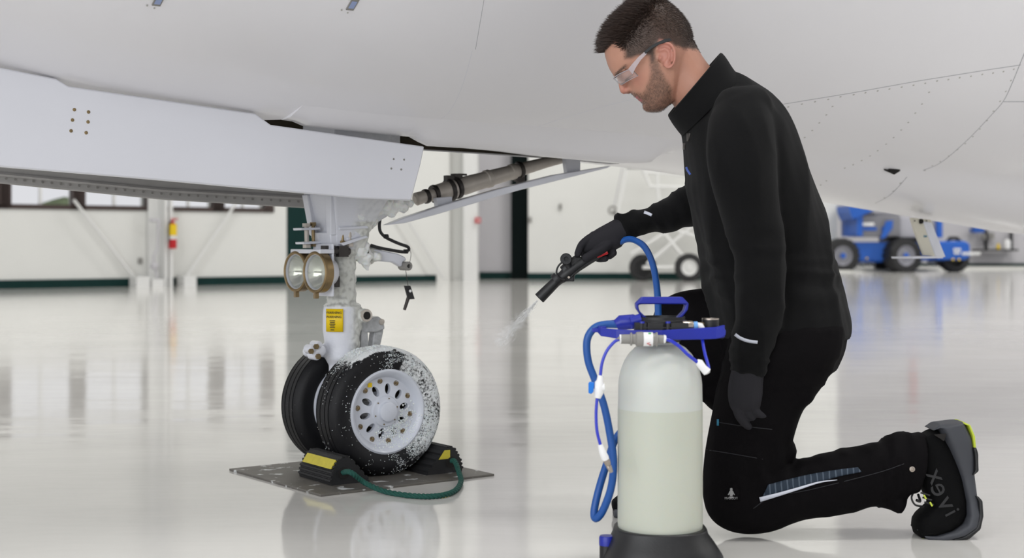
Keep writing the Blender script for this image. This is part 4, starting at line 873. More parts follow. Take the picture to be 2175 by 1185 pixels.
T_narm = [(1520, 222, 1612, 188, .055, YC-.13), (1505, 262, 1640, 250, .07, YC-.16), (1500, 325, 1645, 322, .072, YC-.185), (1512, 390, 1650, 390, .066, AYn), (1530, 452, 1655, 452, .060, AYn), (1556, 535, 1667, 528, .056, AYn), (1563, 600, 1665, 605, .053, AYn), (1564, 650, 1660, 665, .05, AYn+.005), (1558, 705, 1645, 720, .047, AYn+.01), (1551, 752, 1632, 766, .043, AYn+.015), (1554, 791, 1623, 798, .038, AYn+.015)]
T_farm = [(1560, 250, 1640, 330, .06, YC+.15), (1520, 350, 1560, 470, .06, YC+.19), (1474, 383, 1490, 478, .055, YC+.205), (1442, 400, 1452, 490, .052, YC+.21), (1410, 420, 1425, 495, .048, YC+.215), (1375, 440, 1388, 494, .044, YC+.22), (1348, 449, 1362, 496, .04, YC+.22), (1325, 456, 1345, 500, .038, YC+.22), (1309, 466, 1334, 506, .036, YC+.22)]
def fold(c, f, ph=0): return noise.noise(V((c.x*f[0]+ph, c.y*f[1], c.z*f[2])))
def ridge(c, f, ph=0): return (1-abs(fold(c, f, ph))*2.2)
def pxy(c): return CX+c.x*F/c.y, HY-(c.z-H)*F/c.y
# body: one continuous figure under the clothes, head and neck on top
E0 = (1402., 130.); HYc = 3.225; HS = HYc/F; th = math.radians(40)
FW = V((-math.cos(th), 0, -math.sin(th))); UW = V((-math.sin(th), 0, math.cos(th)))
EC = P(E0[0], E0[1], HYc)
def HL(f, u, s=0): return EC+FW*f*HS+UW*u*HS-Yv*s*HS          # head frame: forward, up, toward camera (px units)
def toHL(c):
    d = c-EC; return d.dot(FW)/HS, d.dot(UW)/HS, -d.y/HS
HT = [(128, -42, 6, 14), (124, -58, 32, 34), (114, -74, 55, 52), (100, -86, 72, 63), (82, -93, 83, 70), (66, -96, 90, 73), (54, -97, 93.5, 74), (42, -97, 94.5, 74), (33, -96, 93.5, 73.5), (25, -95, 89.5, 73), (17, -93, 87, 72), (8, -89, 88, 71), (-2, -84, 89, 70), (-11, -76, 90, 69), (-20, -66, 90, 67), (-30, -54, 89, 65), (-40, -42, 86, 62), (-50, -30, 87.5, 58), (-60, -18, 88.5, 53), (-68, -6, 86, 47), (-76, 8, 78, 40), (-83, 24, 66, 31)]
head = newbm(); n_ = 72; rs = []
tabs = [[(u, x) for u, x, *_ in HT][::-1], [(u, y) for u, _, y, _ in HT][::-1], [(u, z) for u, _, _, z in HT][::-1]]
us = [-83+i*(211/70) for i in range(71)]
for u in us:
    bk, fr, hw = (interp(t, u) for t in tabs); mid = lerp(bk, fr, .42); r_ = []
    for k in range(n_):
        a = 2*PI*k/n_; ca, sa = math.cos(a), math.sin(a)
        f = mid+(fr-mid)*math.copysign(abs(ca)**.82, ca) if ca > 0 else mid+(mid-bk)*ca
        s = hw*math.copysign(abs(sa)**.9, sa)*(1-.10*max(0, ca)**1.5)
        fa = max(0, ca)
        # sockets, cheekbones, temples, cheeks
        d = 8.5*math.exp(-((u-21)/9)**2-((abs(s)-30)/15)**2)*fa
        d -= 4.0*math.exp(-((u-2)/13)**2-((abs(s)-44)/14)**2)*fa
        d += 3.0*math.exp(-((u+28)/12)**2-((abs(s)-46)/12)**2)*fa
        d -= 3.0*math.exp(-((u-35)/6)**2-((abs(s)-26)/18)**2)*fa
        d += 2.5*math.exp(-((u+46)/4)**2-(s/16)**2)*fa
        d -= 2.0*math.exp(-((u+60)/8)**2-(s/14)**2)*fa
        r_.append(HL(f-d, u, s))
    rs.append(r_)
loft(head, rs)
def hs(f, u, s, r, seg=14):
    ball(head, HL(f, u, s), V(r)*HS, seg, (FW, -Yv, UW))
# nose
tube(head, [HL(86, 32), HL(89, 26), HL(92.5, 17), HL(96.5, 9), HL(99, 3), HL(98, 0)], [6*HS, 6*HS, 7*HS, 7.8*HS, 8.4*HS, 7*HS], 14)
hs(98.5, 1.5, 0, (8.2, 9, 8)); hs(93, -2, 9.5, (9, 5.5, 6.5)); hs(93, -2, -9.5, (9, 5.5, 6.5)); hs(88, -6, 0, (12, 9, 6))
# lips and chin
for u, f, r_, sp in ((-27.5, 86.5, 3.8, 20), (-37, 85.5, 3.8, 18)):
    tube(head, [HL(f-9, u-1, -sp), HL(f-2, u, -sp*.55), HL(f, u+.5, 0), HL(f-2, u, sp*.55), HL(f-9, u-1, sp)], [1.5*HS, r_*.85*HS, r_*HS, r_*.85*HS, 1.5*HS], 10)
hs(84, -57, 0, (9, 16, 11))
for sg in (1, -1):                                         # eyeball under lowered lid, brow ridge
    hs(78, 20, 31*sg, (12, 12, 11.5)); hs(79.5, 21.5, 31*sg, (12, 13, 9))
    tube(head, [HL(88, 33, 9*sg), HL(89.5, 36, 22*sg), HL(86, 36.5, 38*sg), HL(76, 32, 52*sg)], [3*HS, 4.2*HS, 4*HS, 2.5*HS], 8)
# ears: helix rim, dished plate, lobe, tragus
def ear(sg):
    eo = [(1389, 118), (1387, 108), (1392, 102), (1401, 101), (1412, 104), (1420, 113), (1423.5, 126), (1422.5, 140), (1418, 150), (1411, 154.5), (1406, 151), (1400, 146)]
    def el(x, y, out): 
        dx, dy = x-E0[0], y-E0[1]; f = dx*-math.cos(th)+dy*math.sin(th); u = dx*-math.sin(th)+dy*-math.cos(th); return HL(f, u, sg*(70+out))
    pts = [el(x, y, 3+max(0, (x-1387))*.36) for x, y in eo]
    tube(head, catmull(pts, 3), 3.0*HS, 10)
    prism(head, [el(lerp(1404, x, .92), lerp(128, y, .94), -4+max(0, (x-1387))*.25) for x, y in eo], -Yv*sg*5*HS)
    tube(head, catmull([el(1394, 118, 4), el(1404, 114, 8), (el(1412, 122, 10)), el(1412, 134, 10), el(1405, 143, 7)], 3), 2.3*HS, 8)
    ball(head, el(1395, 134, 4), V((4, 3.5, 6))*HS, 10); ball(head, el(1409, 149, 8), V((6, 3, 6))*HS, 10)
ear(1); ear(-1)
# neck
T_neck = [(1405, 196, 1470, 84, .058, HYc), (1420, 208, 1482, 104, .060, HYc), (1432, 226, 1494, 124, .063, HYc), (1446, 250, 1515, 150, .07, HYc), (1462, 290, 1560, 190, .09, HYc)]
rloft(head, T_neck, 2.0)
rloft(head, T_torso[2:], 2.2, .8); rloft(head, T_hip, 2.2, .68); rloft(head, T_thigh, 2.2, .72); rloft(head, T_farthigh[1:], 2.2, .62); rloft(head, T_narm[1:], 2.2, .68); rloft(head, T_farm, 2.2, .7)
tube(head, [P(1590, 790, AYn+.015), P(1585, 835, AYn+.01), P(1585, 860, AYn+.01)], [.02, .018, .01], 12)
tube(head, [P(1325, 486, YC+.22), P(1290, 505, YC+.22), P(1272, 512, YC+.225)], [.02, .018, .01], 12)
tube(head, [P(1950, 985, YC-.10), P(1975, 985, YC-.10), P(1990, 1000, YC-.10), P(1998, 1060, YC-.1)], [.03, .024, .02, .014], 12)
body = fuse(head, .0030, 2)
for v in body.vertices:                                   # ear canal and concha
    x, y = pxy(v.co)
    if 1385 < x < 1425 and 100 < y < 155 and abs(v.co.y-HYc) > 70*HS:
        d_ = 7*math.exp(-((x-1401)/4.5)**2-((y-131)/5)**2)+5*math.exp(-((x-1407)/6)**2-((y-139)/6)**2)+3*math.exp(-((x-1399)/4)**2-((y-113)/4)**2)
        v.co.y += d_*HS*(1 if v.co.y < HYc else -1)
body.update()
SK = V(srgb(186, 138, 117)); SKr = V(srgb(184, 112, 100)); SKd = V(srgb(160, 112, 94)); BR = V(srgb(74, 60, 50)); LIP = V(srgb(178, 92, 98)); EAR = V(srgb(182, 122, 108)); SCALP = V(srgb(66, 51, 43))
def inpoly(x, y, poly):
    c = False; j = len(poly)-1
    for i in range(len(poly)):
        if (poly[i][1] > y) != (poly[j][1] > y) and x < (poly[j][0]-poly[i][0])*(y-poly[i][1])/(poly[j][1]-poly[i][1])+poly[i][0]: c = not c
        j = i
    return c
def sdist(x, y, poly):
    best = 1e9
    for (x0, y0), (x1, y1) in zip(poly, poly[1:]+poly[:1]):
        t = max(0, min(1, ((x-x0)*(x1-x0)+(y-y0)*(y1-y0))/max(1e-9, (x1-x0)**2+(y1-y0)**2))); best = min(best, math.hypot(x-x0-t*(x1-x0), y-y0-t*(y1-y0)))
    return best if inpoly(x, y, poly) else -best
P_beard = [(1374, 132), (1384, 128), (1390, 140), (1397, 158), (1410, 178), (1422, 200), (1424, 222), (1404, 245), (1372, 245), (1355, 222), (1350, 212), (1334, 204), (1336, 199), (1345, 199), (1360, 204), (1368, 196), (1373, 180), (1376, 160)]
P_hair = [(1281, 112), (1301, 98), (1313, 105), (1320, 116), (1321, 134), (1334, 135), (1346, 130), (1362, 126), (1372, 130), (1378, 142), (1385, 136), (1386, 108), (1394, 98), (1412, 99), (1424, 108), (1440, 112), (1462, 112), (1490, 112), (1520, 60), (1460, -60), (1320, -60), (1240, 40), (1255, 110)]
def hpx(f, u):                                             # head frame back to the pixel-like profile plane
    return E0[0]+f*-math.cos(th)+u*-math.sin(th), E0[1]+f*math.sin(th)-u*math.cos(th)
vc = body.color_attributes.new('Col', 'FLOAT_COLOR', 'POINT')
for i, v in enumerate(body.vertices):
    f, u, s = toHL(v.co); x, y = hpx(f, u); c = SK.copy()
    if y < 320 and 1230 < x < 1560:
        n1 = noise.noise(v.co*60); c = c*(1+.05*n1)
        # ruddier nose, cheeks, ear
        c = c.lerp(SKr, .75*math.exp(-((f-98)/11)**2-((u-0)/11)**2-(s/16)**2)); c = c.lerp(SKr, .3*math.exp(-((u+2)/14)**2-((abs(s)-44)/16)**2))
        if abs(s) > 66 and x > 1385: c = c.lerp(EAR, .8*sstep(1385, 1392, x)*(1-sstep(1424, 1430, x))*sstep(68, 74, abs(s)))
        if y > 112 and x > 1425: c = c.lerp(SKd, .4)
        d = sdist(x, y, P_beard)
        bm_ = sstep(-7, 6, d+2.5*n1)*(.62+.25*noise.noise(v.co*220))
        if 60 < f < 96 and -17 < u < -13 : bm_ *= 1
        c = c.lerp(BR, max(0, min(.85, bm_)))
        dh = sdist(x, y, P_hair); c = c.lerp(SCALP, sstep(-3, 7, dh+3*n1)*.97)
        lip = max(math.exp(-((u+28)/3.2)**2), math.exp(-((u+37)/3.4)**2))*math.exp(-(s/17)**4)*sstep(80, 85, f); c = c.lerp(LIP, min(1, lip*1.1))
        br_ = math.exp(-((u-37)/3.6)**2)*sstep(9, 14, abs(s))*(1-sstep(46, 56, abs(s)))*sstep(60, 75, f); c = c.lerp(BR, min(.85, br_))
        ln = math.exp(-((u-14.5)/1.6)**2)*sstep(18, 22, abs(s))*(1-sstep(42, 46, abs(s)))*sstep(60, 75, f); c = c.lerp(V(srgb(60, 40, 34)), .8*ln)
    vc.data[i].color = (*c, 1)
bvh_body = BVHTree.FromPolygons([v.co for v in body.vertices], [tuple(p.vertices) for p in body.polygons])
bo = obj('body', body, m_skin, per, ang=180)
# hair and beard strands rooted on the head
rnd = random.Random(11)
hairb = newbm(); beardb = newbm()
def strand(bm, p, d, l, r_, bend):
    d = d.normalized(); u_, v_ = frame(d); q = p+d*l*.55; e = q+(d+bend).normalized()*l*.45
    a = [bm.verts.new(p+(u_*math.cos(k*2.094)+v_*math.sin(k*2.094))*r_) for k in range(3)]
    m_ = [bm.verts.new(q+(u_*math.cos(k*2.094)+v_*math.sin(k*2.094))*r_*.8) for k in range(3)]; t_ = bm.verts.new(e)
    for k in range(3):
        bm.faces.new((a[k], a[(k+1) % 3], m_[(k+1) % 3], m_[k])); bm.faces.new((m_[k], m_[(k+1) % 3], t_))
faces = [(p.center.copy(), p.normal.copy()) for p in body.polygons if p.center.z > .88 and p.center.x < P(1500, 0, HYc).x]
cnt = 0
for c, nr in faces:
    f, u, s = toHL(c); x, y = hpx(f, u)
    if y > 260: continue
    if abs(s) > 74 and 1385 < x < 1426: continue
    dh = sdist(x, y, P_hair)
    if dh > -1:
        top = sstep(60, 105, u+.25*f)                     # long on the crown and fringe, clipped at sides and nape
        side = 1-top
        dens = .35+.65*sstep(-1, 14, dh)
        for _ in range(1 if side > .6 else 2):
            if rnd.random() > dens*(.95 if side > .6 else .9): continue
            l = lerp(.0035+.006*sstep(3, 40, dh), .021+.006*rnd.random(), top)
            fwd = top*sstep(20, 80, f)
            d = nr*lerp(.35, .75, top)+FW*(.55*top+.2*fwd)+UW*(.25*top+.55*fwd-.55*side)-FW*.35*side*(1 if f > -40 else 0)
            d += V((rnd.gauss(0, .16), rnd.gauss(0, .16), rnd.gauss(0, .16)))
            strand(hairb, c-nr*.001, d, l*rnd.uniform(.7, 1.15), lerp(.00045, .0008, top), FW*.3*top+UW*.2*fwd); cnt += 1
    db = sdist(x, y, P_beard)
    if db > -2 and dh < 0 and not (-40 < u < -24 and abs(s) < 17 and f > 78):
        if rnd.random() < .35+.35*sstep(0, 12, db):
            d = nr*.6-UW*.7+FW*.25+V((rnd.gauss(0, .2), rnd.gauss(0, .2), rnd.gauss(0, .2))); strand(beardb, c-nr*.0005, d, rnd.uniform(.002, .0045), .00028, -UW*.2)
    if abs(u-37.5) < 3.6 and 11 < abs(s) < 52 and f > 60 and rnd.random() < .5:
        strand(beardb, c-nr*.0005, nr*.3+FW*.1+V((0, -math.copysign(.8, s), 0))+UW*.1, .005, .0003, V((0, 0, 0)))
obj('hair', hairb, m_hair, per, smooth=False)
obj('beard', beardb, m_beard, per, smooth=False)
# safety glasses
gl = newbm(); mg = mat('clear_polycarbonate', (.97, .97, 1), .03, trans=.92, ior=1.25, spec=.6); mgf = mat('frosted_clear_temple', srgb(200, 190, 195), .25, alpha=.55, coat=.5)
rws = []
for j in range(7):
    u = lerp(36, 13, j/6); rw = []
    for i in range(33):
        a = lerp(-72, 72, i/32); ar_ = math.radians(a); und = u+ (3.5*math.exp(-(a/12)**2) if j > 4 else 0)
        rw.append(HL(52+47*math.cos(ar_)-(j/6)*1, und-(abs(a)/72)**2*(9+3*(1-j/6)), 71*math.sin(ar_)))
    rws.append(rw)
for r0, r1 in zip(rws, rws[1:]):
    for i in range(32):
        gl.faces.new([gl.verts.new(p) for p in (r0[i], r0[i+1], r1[i+1], r1[i])])
bmesh.ops.remove_doubles(gl, verts=gl.verts, dist=1e-5)
gls = obj('safety_glasses', gl, mg, per, ang=180, label='clear wraparound safety glasses'); s_ = gls.modifiers.new('s', 'SOLIDIFY'); s_.thickness = .0018
b = newbm(); tube(b, [p for p in rws[0]], .0011, 6); tube(b, rws[-1], .0007, 6); obj('lens_rim', b, mgf, gls)
for sg in (1, -1):
    b = newbm(); pts = [HL(60, 25, 72*sg), HL(42, 29, 77*sg), HL(24, 30, 78*sg)]; 
    loft(b, [[p+UW*w_-Yv*.0012, p+UW*w_+Yv*.0012, p-UW*w_+Yv*.0012, p-UW*w_-Yv*.0012] for p, w_ in zip([HL(72, 21, 66*sg)]+pts, (.0075, .0058, .0042, .0034))]); obj('clear_temple', b, mgf, gls, smooth=False)
    b = newbm(); pts = [HL(26, 31, 78*sg), HL(10, 31, 79*sg), HL(-8, 28, 80*sg), HL(-24, 22, 81*sg), HL(-33, 17, 81*sg)]
    loft(b, [[p+UW*w_-Yv*.0018, p+UW*w_+Yv*.0018, p-UW*w_+Yv*.0018, p-UW*w_-Yv*.0018] for p, w_ in zip(pts, (.0032, .0034, .0034, .0044, .004))]); bevel(obj('black_temple_tip', b, m_black, gls, smooth=False, label='black temple tip'), .001)
# trousers
b = newbm(); rloft(b, T_hip, 2.3); rloft(b, T_thigh, 2.3); rloft(b, T_farthigh, 2.2)
ball(b, P(1665, 955, YC-.09), V((.025, .05, .03)), 12); ball(b, P(1795, 962, YC-.10), V((.02, .04, .012)), 12)
ball(b, P(1895, 1062, YC-.1), V((.03, .045, .03)), 12); ball(b, P(1700, 835, YC-.12), V((.03, .06, .03)), 12)
me = fuse(b, .0065, 3)
def tf(c, n):
    x, y = pxy(c); k = .0035*ridge(c, (9, 9, 5))*1.0
    kb = math.exp(-((x-1640)/70)**2-((y-1010)/70)**2); cu_ = math.exp(-((x-1900)/60)**2)
    k += .010*kb*ridge(c, (28, 9, 12), 3)+.008*cu_*ridge(c, (30, 8, 8), 5)
    k += .003*math.exp(-((y-790)/60)**2)*ridge(c, (10, 10, 30), 9)
    return k-.003
displace(me, tf)
bvh_tr = BVHTree.FromPolygons([v.co for v in me.vertices], [tuple(p.vertices) for p in me.polygons])
tro = obj('trousers', me, m_trous, per, ang=180)
# jacket
b = newbm(); rloft(b, T_torso, 2.3); rloft(b, T_narm, 2.1); rloft(b, T_farm, 2.1)
ball(b, P(1756, 590, YC), V((.022, .10, .04)), 12); ball(b, P(1580, 235, YC-.12), V((.07, .075, .06)), 16)
ball(b, P(1345, 500, YC+.2), V((.01, .012, .012)), 10); tube(b, [P(1322, 450, YC+.22), P(1340, 507, YC+.22)], .03, 14)
loft(b, [rg(1519, 688, 1797, 688, .183, YC), rg(1526, 704, 1797, 702, .186, YC), rg(1534, 722, 1795, 716, .184, YC)])
me = fuse(b, .0065, 9)
def jf(c, n):
    x, y = pxy(c)
    ws = sstep(3.18, 3.08, c.y) if False else 1-sstep(3.07, 3.15, c.y)
    ws *= sstep(1470, 1510, x)*(1-sstep(1655, 1700, x))*sstep(215, 270, y)      # near sleeve
    wf = (1-sstep(1450, 1500, x))*sstep(370, 410, y)*(1-ws)                     # far sleeve
    wt = 1-ws-wf
    ks = .006*ridge(c, (16, 6, 3.5), 2)+.006*math.exp(-((y-620)/120)**2)*ridge(c, (8, 6, 22), 4)+.005*math.exp(-((y-760)/50)**2)*ridge(c, (5, 5, 45), 6)
    kf = .0055*ridge(V((c.x*.9+c.z*.4, c.y, c.z*.9-c.x*.4)), (36, 8, 8), 1)
    kt = (.009*ridge(c, (13, 7, 3.2), 7)+.006*math.exp(-((y-590)/70)**2)*ridge(c, (6, 7, 30), 8))*lerp(.45, 1, sstep(300, 380, y))
    return ws*ks+wf*kf+max(0, wt)*kt-.003
displace(me, jf)
bvh_j = BVHTree.FromPolygons([v.co for v in me.vertices], [tuple(p.vertices) for p in me.polygons])
jac = obj('jacket', me, m_jacket, per, ang=180)
# standing collar
b = newbm()
C_out = [(1417, 244, 1531, 110, .078), (1428, 262, 1545, 128, .083), (1440, 278, 1556, 150, .094), (1452, 292, 1575, 168, .105)]
C_in = [(1448, 282, 1562, 172, .095), (1436, 262, 1532, 136, .078), (1421, 241, 1527, 114, .074)]
loft(b, [rg(x1, y1, x2, y2, hd, HYc, n=48, ex=2.1) for x1, y1, x2, y2, hd in C_out+C_in], caps=False, close=True)
co_ = obj('collar', b, m_jacket, per, ang=60); co_.modifiers.new('sub', 'SUBSURF').levels = 1
co_.modifiers['sub'].render_levels = 1
def decal(name, pts, bvh, m, par, lift=.0012, th_=.0012, label=None):
    """patch of thin cloth lying on a garment; pts are picture points dropped on the garment's near side"""
    b = newbm(); vs = []
    for row in pts:
        rr_ = []
        for x, y in row:
            d = (P(x, y, 1)-CAM).normalized(); l, no, i, ds = bvh.ray_cast(CAM, d)
            if l is None: raise ValueError(name+' misses the garment')
            rr_.append(b.verts.new(l-d*lift))
        vs.append(rr_)
    for r0, r1 in zip(vs, vs[1:]):
        for i in range(len(r0)-1): b.faces.new((r0[i], r0[i+1], r1[i+1], r1[i]))
    o = obj(name, b, m, par, ang=180, label=label); s = o.modifiers.new('s', 'SOLIDIFY'); s.thickness = th_; s.offset = 1; return o
def strip(c0, wd, n=12):                                   # centre line -> two rows
    c = cpx(c0, 5); a, b_ = [], []
    for i, (x, y) in enumerate(c):
        x0, y0 = c[max(0, i-1)]; x1, y1 = c[min(len(c)-1, i+1)]; l = math.hypot(x1-x0, y1-y0) or 1; nx, ny = -(y1-y0)/l, (x1-x0)/l
        w__ = wd(i/(len(c)-1)) if callable(wd) else wd
        a.append((x+nx*w__, y+ny*w__)); b_.append((x-nx*w__, y-ny*w__))
    return [a, c, b_]
decal('cuff_stripe', strip([(1561, 710), (1572, 718), (1588, 724), (1609, 727)], 3.2), bvh_j, m_refl_w, jac, label='white reflective stripe on the near sleeve')
decal('cuff_stripe', strip([(1368, 450), (1376, 453), (1384, 457)], 3.0), bvh_j, m_refl_w, jac, label='white reflective stripe on the far sleeve')
decal('zip_pull', [[(1451, 304), (1456, 304)], [(1451, 318), (1455, 318)]], bvh_j, m_dkmetal, jac)
decal('chest_patch', [[(1459, 283), (1467, 283)], [(1459, 300), (1463, 300)]], bvh_j, m_dkmetal, jac, label='dark grey chest patch')
m_logo = mat('blue_print', srgb(50, 90, 190), .5)
decal('chest_logo', strip([(1457, 355), (1460, 362), (1466, 371)], 2.2), bvh_j, m_logo, jac, label='small blue chest logo')
# knee panel stripe on the shin
up = cpx([(1632, 1029), (1665, 1020), (1720, 1007), (1780, 997), (1822, 992)], 6); lo = cpx([(1616, 1062), (1660, 1046), (1720, 1030), (1780, 1012), (1830, 1002)], 6)
def shinmat():
    m = mat('blue_striped_panel', srgb(24, 52, 76), .7); nt = m.node_tree; L = nt.links; bs_ = nt.nodes['Principled BSDF']
    tc = nt.nodes.new('ShaderNodeTexCoord'); wv = nt.nodes.new('ShaderNodeTexWave'); wv.bands_direction = 'X'; wv.inputs['Scale'].default_value = 24; wv.inputs['Distortion'].default_value = 1.5
    L.new(tc.outputs['Object'], wv.inputs['Vector']); r = nt.nodes.new('ShaderNodeValToRGB'); r.color_ramp.elements[0].position = .86; r.color_ramp.elements[1].position = .93
    r.color_ramp.elements[0].color = (*srgb(14, 34, 52), 1); r.color_ramp.elements[1].color = (*srgb(72, 84, 98), 1); L.new(wv.outputs['Fac'], r.inputs[0]); L.new(r.outputs[0], bs_.inputs['Base Color']); return m
decal('shin_panel', [[(lerp(a[0], c[0], k/4), lerp(a[1], c[1], k/4)) for a, c in zip(up, lo)] for k in range(5)], bvh_tr, shinmat(), tro, lift=.0025, label='blue striped panel on the shin')
decal('shin_stripe', strip([(1614, 1061), (1650, 1051), (1700, 1036), (1740, 1024), (1778, 1019)], lambda t: 4.2*(1-t)+.6), bvh_tr, m_refl_w, tro, lift=.0045, label='white reflective stripe on the shin')
decal('label_patch', [[(1541, 1037), (1556, 1036), (1570, 1036)], [(1541, 1050), (1556, 1050), (1570, 1050)], [(1541, 1065), (1556, 1065), (1570, 1064)]], bvh_tr, m_trous, tro, label='black woven label with a penguin')
m_woven = mat('silver_thread', srgb(150, 150, 150), .6)
def surf(x, y, bvh, lift=.004):
    d = (P(x, y, 1)-CAM).normalized(); l, no, i, ds = bvh.ray_cast(CAM, d); return l-d*lift, no
l, no = surf(1553, 1058, bvh_tr); text('MASCOT', .0072, l-Yv*.001, Xv, UZ, m_woven, tro, 'label_lettering', .0003)
b = newbm(); l, no = surf(1553, 1047, bvh_tr); l = l-Yv*.001
ball(b, l, V((.0045, .0012, .0075)), 12); ball(b, l+UZ*.0085, V((.003, .0012, .003)), 10); box(b, l-UZ*.009, (.009, .002, .003)); tube(b, [l+V((-.003, 0, .004)), l+V((-.0068, 0, -.004))], .001, 6); tube(b, [l+V((.003, 0, .004)), l+V((.0068, 0, -.004))], .001, 6)
obj('penguin_mark', b, m_woven, tro)
l, no = surf(1937, 996, bvh_tr, .001); b = newbm(); lathe(b, l, -Yv, [(.006, -.002), (.006, .002), (.0035, .0025), (.003, .0015), (.001, .0015)], 20); obj('press_stud', b, m_nickel, tro)
decal('zip_tag', [[(1523, 890), (1527, 890)], [(1523, 904), (1527, 904)]], bvh_tr, mat('teal_thread', srgb(40, 120, 150), .6), tro, label='small teal zip tag')
m_seam2 = mat('dark_stitching', srgb(22, 22, 28), .7)
decal('pocket_seam', strip([(1527, 897), (1580, 905), (1640, 912)], .8), bvh_tr, m_seam2, tro)
decal('pocket_seam', strip([(1500, 955), (1545, 962), (1620, 975)], .8), bvh_tr, m_seam2, tro)
decal('shin_seam', strip([(1600, 1080), (1640, 1055), (1720, 1040), (1860, 1005), (1920, 985)], .8), bvh_tr, m_seam2, tro)
# gloves
GY = AYn+.012
b = newbm(); rloft(b, [(1555, 782, 1622, 790, .034, GY), (1548, 812, 1620, 815, .030, GY), (1546, 838, 1619, 840, .026, GY), (1550, 862, 1614, 862, .022, GY+.004), (1560, 878, 1608, 872, .016, GY+.008)], 2.4)
for pts, r_ in (([(1562, 846, 0), (1567, 876, .0), (1578, 895, .004), (1590, 906, .012)], .0105), ([(1578, 850, 0), (1588, 878, .004), (1602, 888, .016), (1612, 890, .026)], .0105), ([(1592, 848, .002), (1606, 874, .004), (1620, 882, .010), (1632, 884, .014)], .0098), ([(1604, 842, .008), (1614, 864, .012), (1624, 872, .020), (1630, 870, .028)], .009), ([(1608, 832, .026), (1614, 856, .024), (1621, 850, .018), (1627, 836, .012)], .0078)):
    p3 = [P(x, y, GY-.004+d) for x, y, d in pts]; tube(b, catmull(p3, 4), [r_*(1-.25*i/(len(p3)*4)) for i in range((len(p3)-1)*4+1)], 12); ball(b, p3[-1], r_*.78, 10)
me = fuse(b, .0022, 3); obj('glove', me, m_glove, per, ang=180, label='charcoal glove on the hanging near hand')
GZ = LY
b = newbm(); rloft(b, [(1316, 458, 1341, 508, .032, GZ), (1304, 466, 1331, 512, .031, GZ), (1286, 476, 1316, 526, .030, GZ), (1266, 487, 1298, 534, .027, GZ+.002), (1250, 499, 1278, 538, .023, GZ+.004), (1236, 512, 1258, 538, .018, GZ+.006), (1228, 524, 1242, 540, .012, GZ+.008)], 2.3)
fing = [([(1262, 500, -.004), (1246, 510, -.006), (1234, 522, -.008), (1227, 540, -.012)], .0105), ([(1270, 497, .02), (1250, 507, .03), (1236, 525, .032), (1244, 548, .018)], .0105),
        ([(1282, 500, .026), (1264, 512, .04), (1258, 532, .038), (1268, 548, .012), (1286, 549, -.008)], .0105), ([(1298, 505, .026), (1284, 518, .04), (1280, 534, .036), (1292, 544, .010), (1304, 537, -.010)], .0100),
        ([(1300, 512, -.014), (1280, 528, -.022), (1262, 538, -.024), (1244, 548, -.022)], .0125)]
for pts, r_ in fing:
    p3 = [P(x, y, GZ+d) for x, y, d in pts]; tube(b, catmull(p3, 4), [r_*(1-.2*i/(len(p3)*4)) for i in range((len(p3)-1)*4+1)], 12); ball(b, p3[-1], r_*.82, 10); ball(b, p3[0], r_*1.15, 10)
me = fuse(b, .0022, 3); obj('glove', me, m_glove, per, ang=180, label='charcoal glove gripping the spray lance')
# near shoe: toes on the floor, heel up. Built from its side outline, s = across the foot
SHY = YC-.10
m_upper = mat('black_shoe_upper', srgb(8, 8, 9), .8, spec=.12, bump=.0005, bs=300); m_mid = mat('grey_rubber_midsole', srgb(60, 62, 68), .6); m_lime = mat('lime_sole_insert', srgb(190, 205, 60), .5); m_print2 = mat('dark_grey_print', srgb(34, 34, 36), .6)
def SP(x, y, d=0): return P(x, y, SHY+d)
up_in = [(1952, 930), (1945, 975), (1950, 1020), (1962, 1050), (1972, 1068), (1960, 1078), (1947, 1090), (1940, 1102), (1939, 1118), (1945, 1135)]
up_out = [(1985, 910), (2016, 945), (2034, 985), (2044, 1020), (2050, 1060), (2050, 1090), (2040, 1108), (2020, 1122), (1990, 1132), (1955, 1138)]
hdw = [.034, .038, .040, .041, .043, .046, .050, .052, .048, .036]
b = newbm(); loft(b, [ring(SP(*i), SP(*o), Yv, h, 28, 2.6) for i, o, h in zip(up_in, up_out, hdw)]); me = fuse(b, .003, 3)
bvh_s = BVHTree.FromPolygons([v.co for v in me.vertices], [tuple(p.vertices) for p in me.polygons]); 
def shoe(me, par, lab): return obj('shoe', me, m_upper, par, ang=180, label=lab)
sh = shoe(me, per, 'black work shoe with grey and lime sole, heel raised')
so_in = [(1964, 915), (1985, 905), (2000, 935), (2018, 975), (2032, 1012), (2042, 1060), (2043, 1088), (2036, 1106), (2010, 1120), (1975, 1128), (1945, 1126), (1938, 1110)]
so_out = [(1990, 897), (2040, 893), (2056, 925), (2062, 960), (2062, 1000), (2067, 1050), (2072, 1085), (2066, 1112), (2040, 1130), (2000, 1142), (1965, 1142), (1943, 1128)]
hd2 = [.036, .044, .046, .043, .040, .044, .050, .053, .055, .052, .044, .030]
b = newbm(); loft(b, [ring(SP(*i), SP(*o), Yv, h, 28, 3.4) for i, o, h in zip(so_in, so_out, hd2)]); me = fuse(b, .003, 2); obj('midsole', me, m_mid, sh, ang=180)
b = newbm()
loft(b, [ring(SP(x0, y0), SP(x1, y1), Yv, .046, 20, 4) for x0, y0, x1, y1 in ((2052, 945, 2062, 944), (2055, 960, 2066, 958), (2056, 975, 2066, 974), (2056, 995, 2067, 994), (2050, 1003, 2055, 1003))])
loft(b, [ring(SP(x0, y0), SP(x1, y1), Yv, .05, 20, 4) for x0, y0, x1, y1 in ((2056, 1045, 2064, 1046), (2062, 1055, 2074, 1056), (2064, 1085, 2076, 1088), (2058, 1110, 2070, 1116), (2030, 1128, 2048, 1136), (2000, 1138, 2005, 1144))])
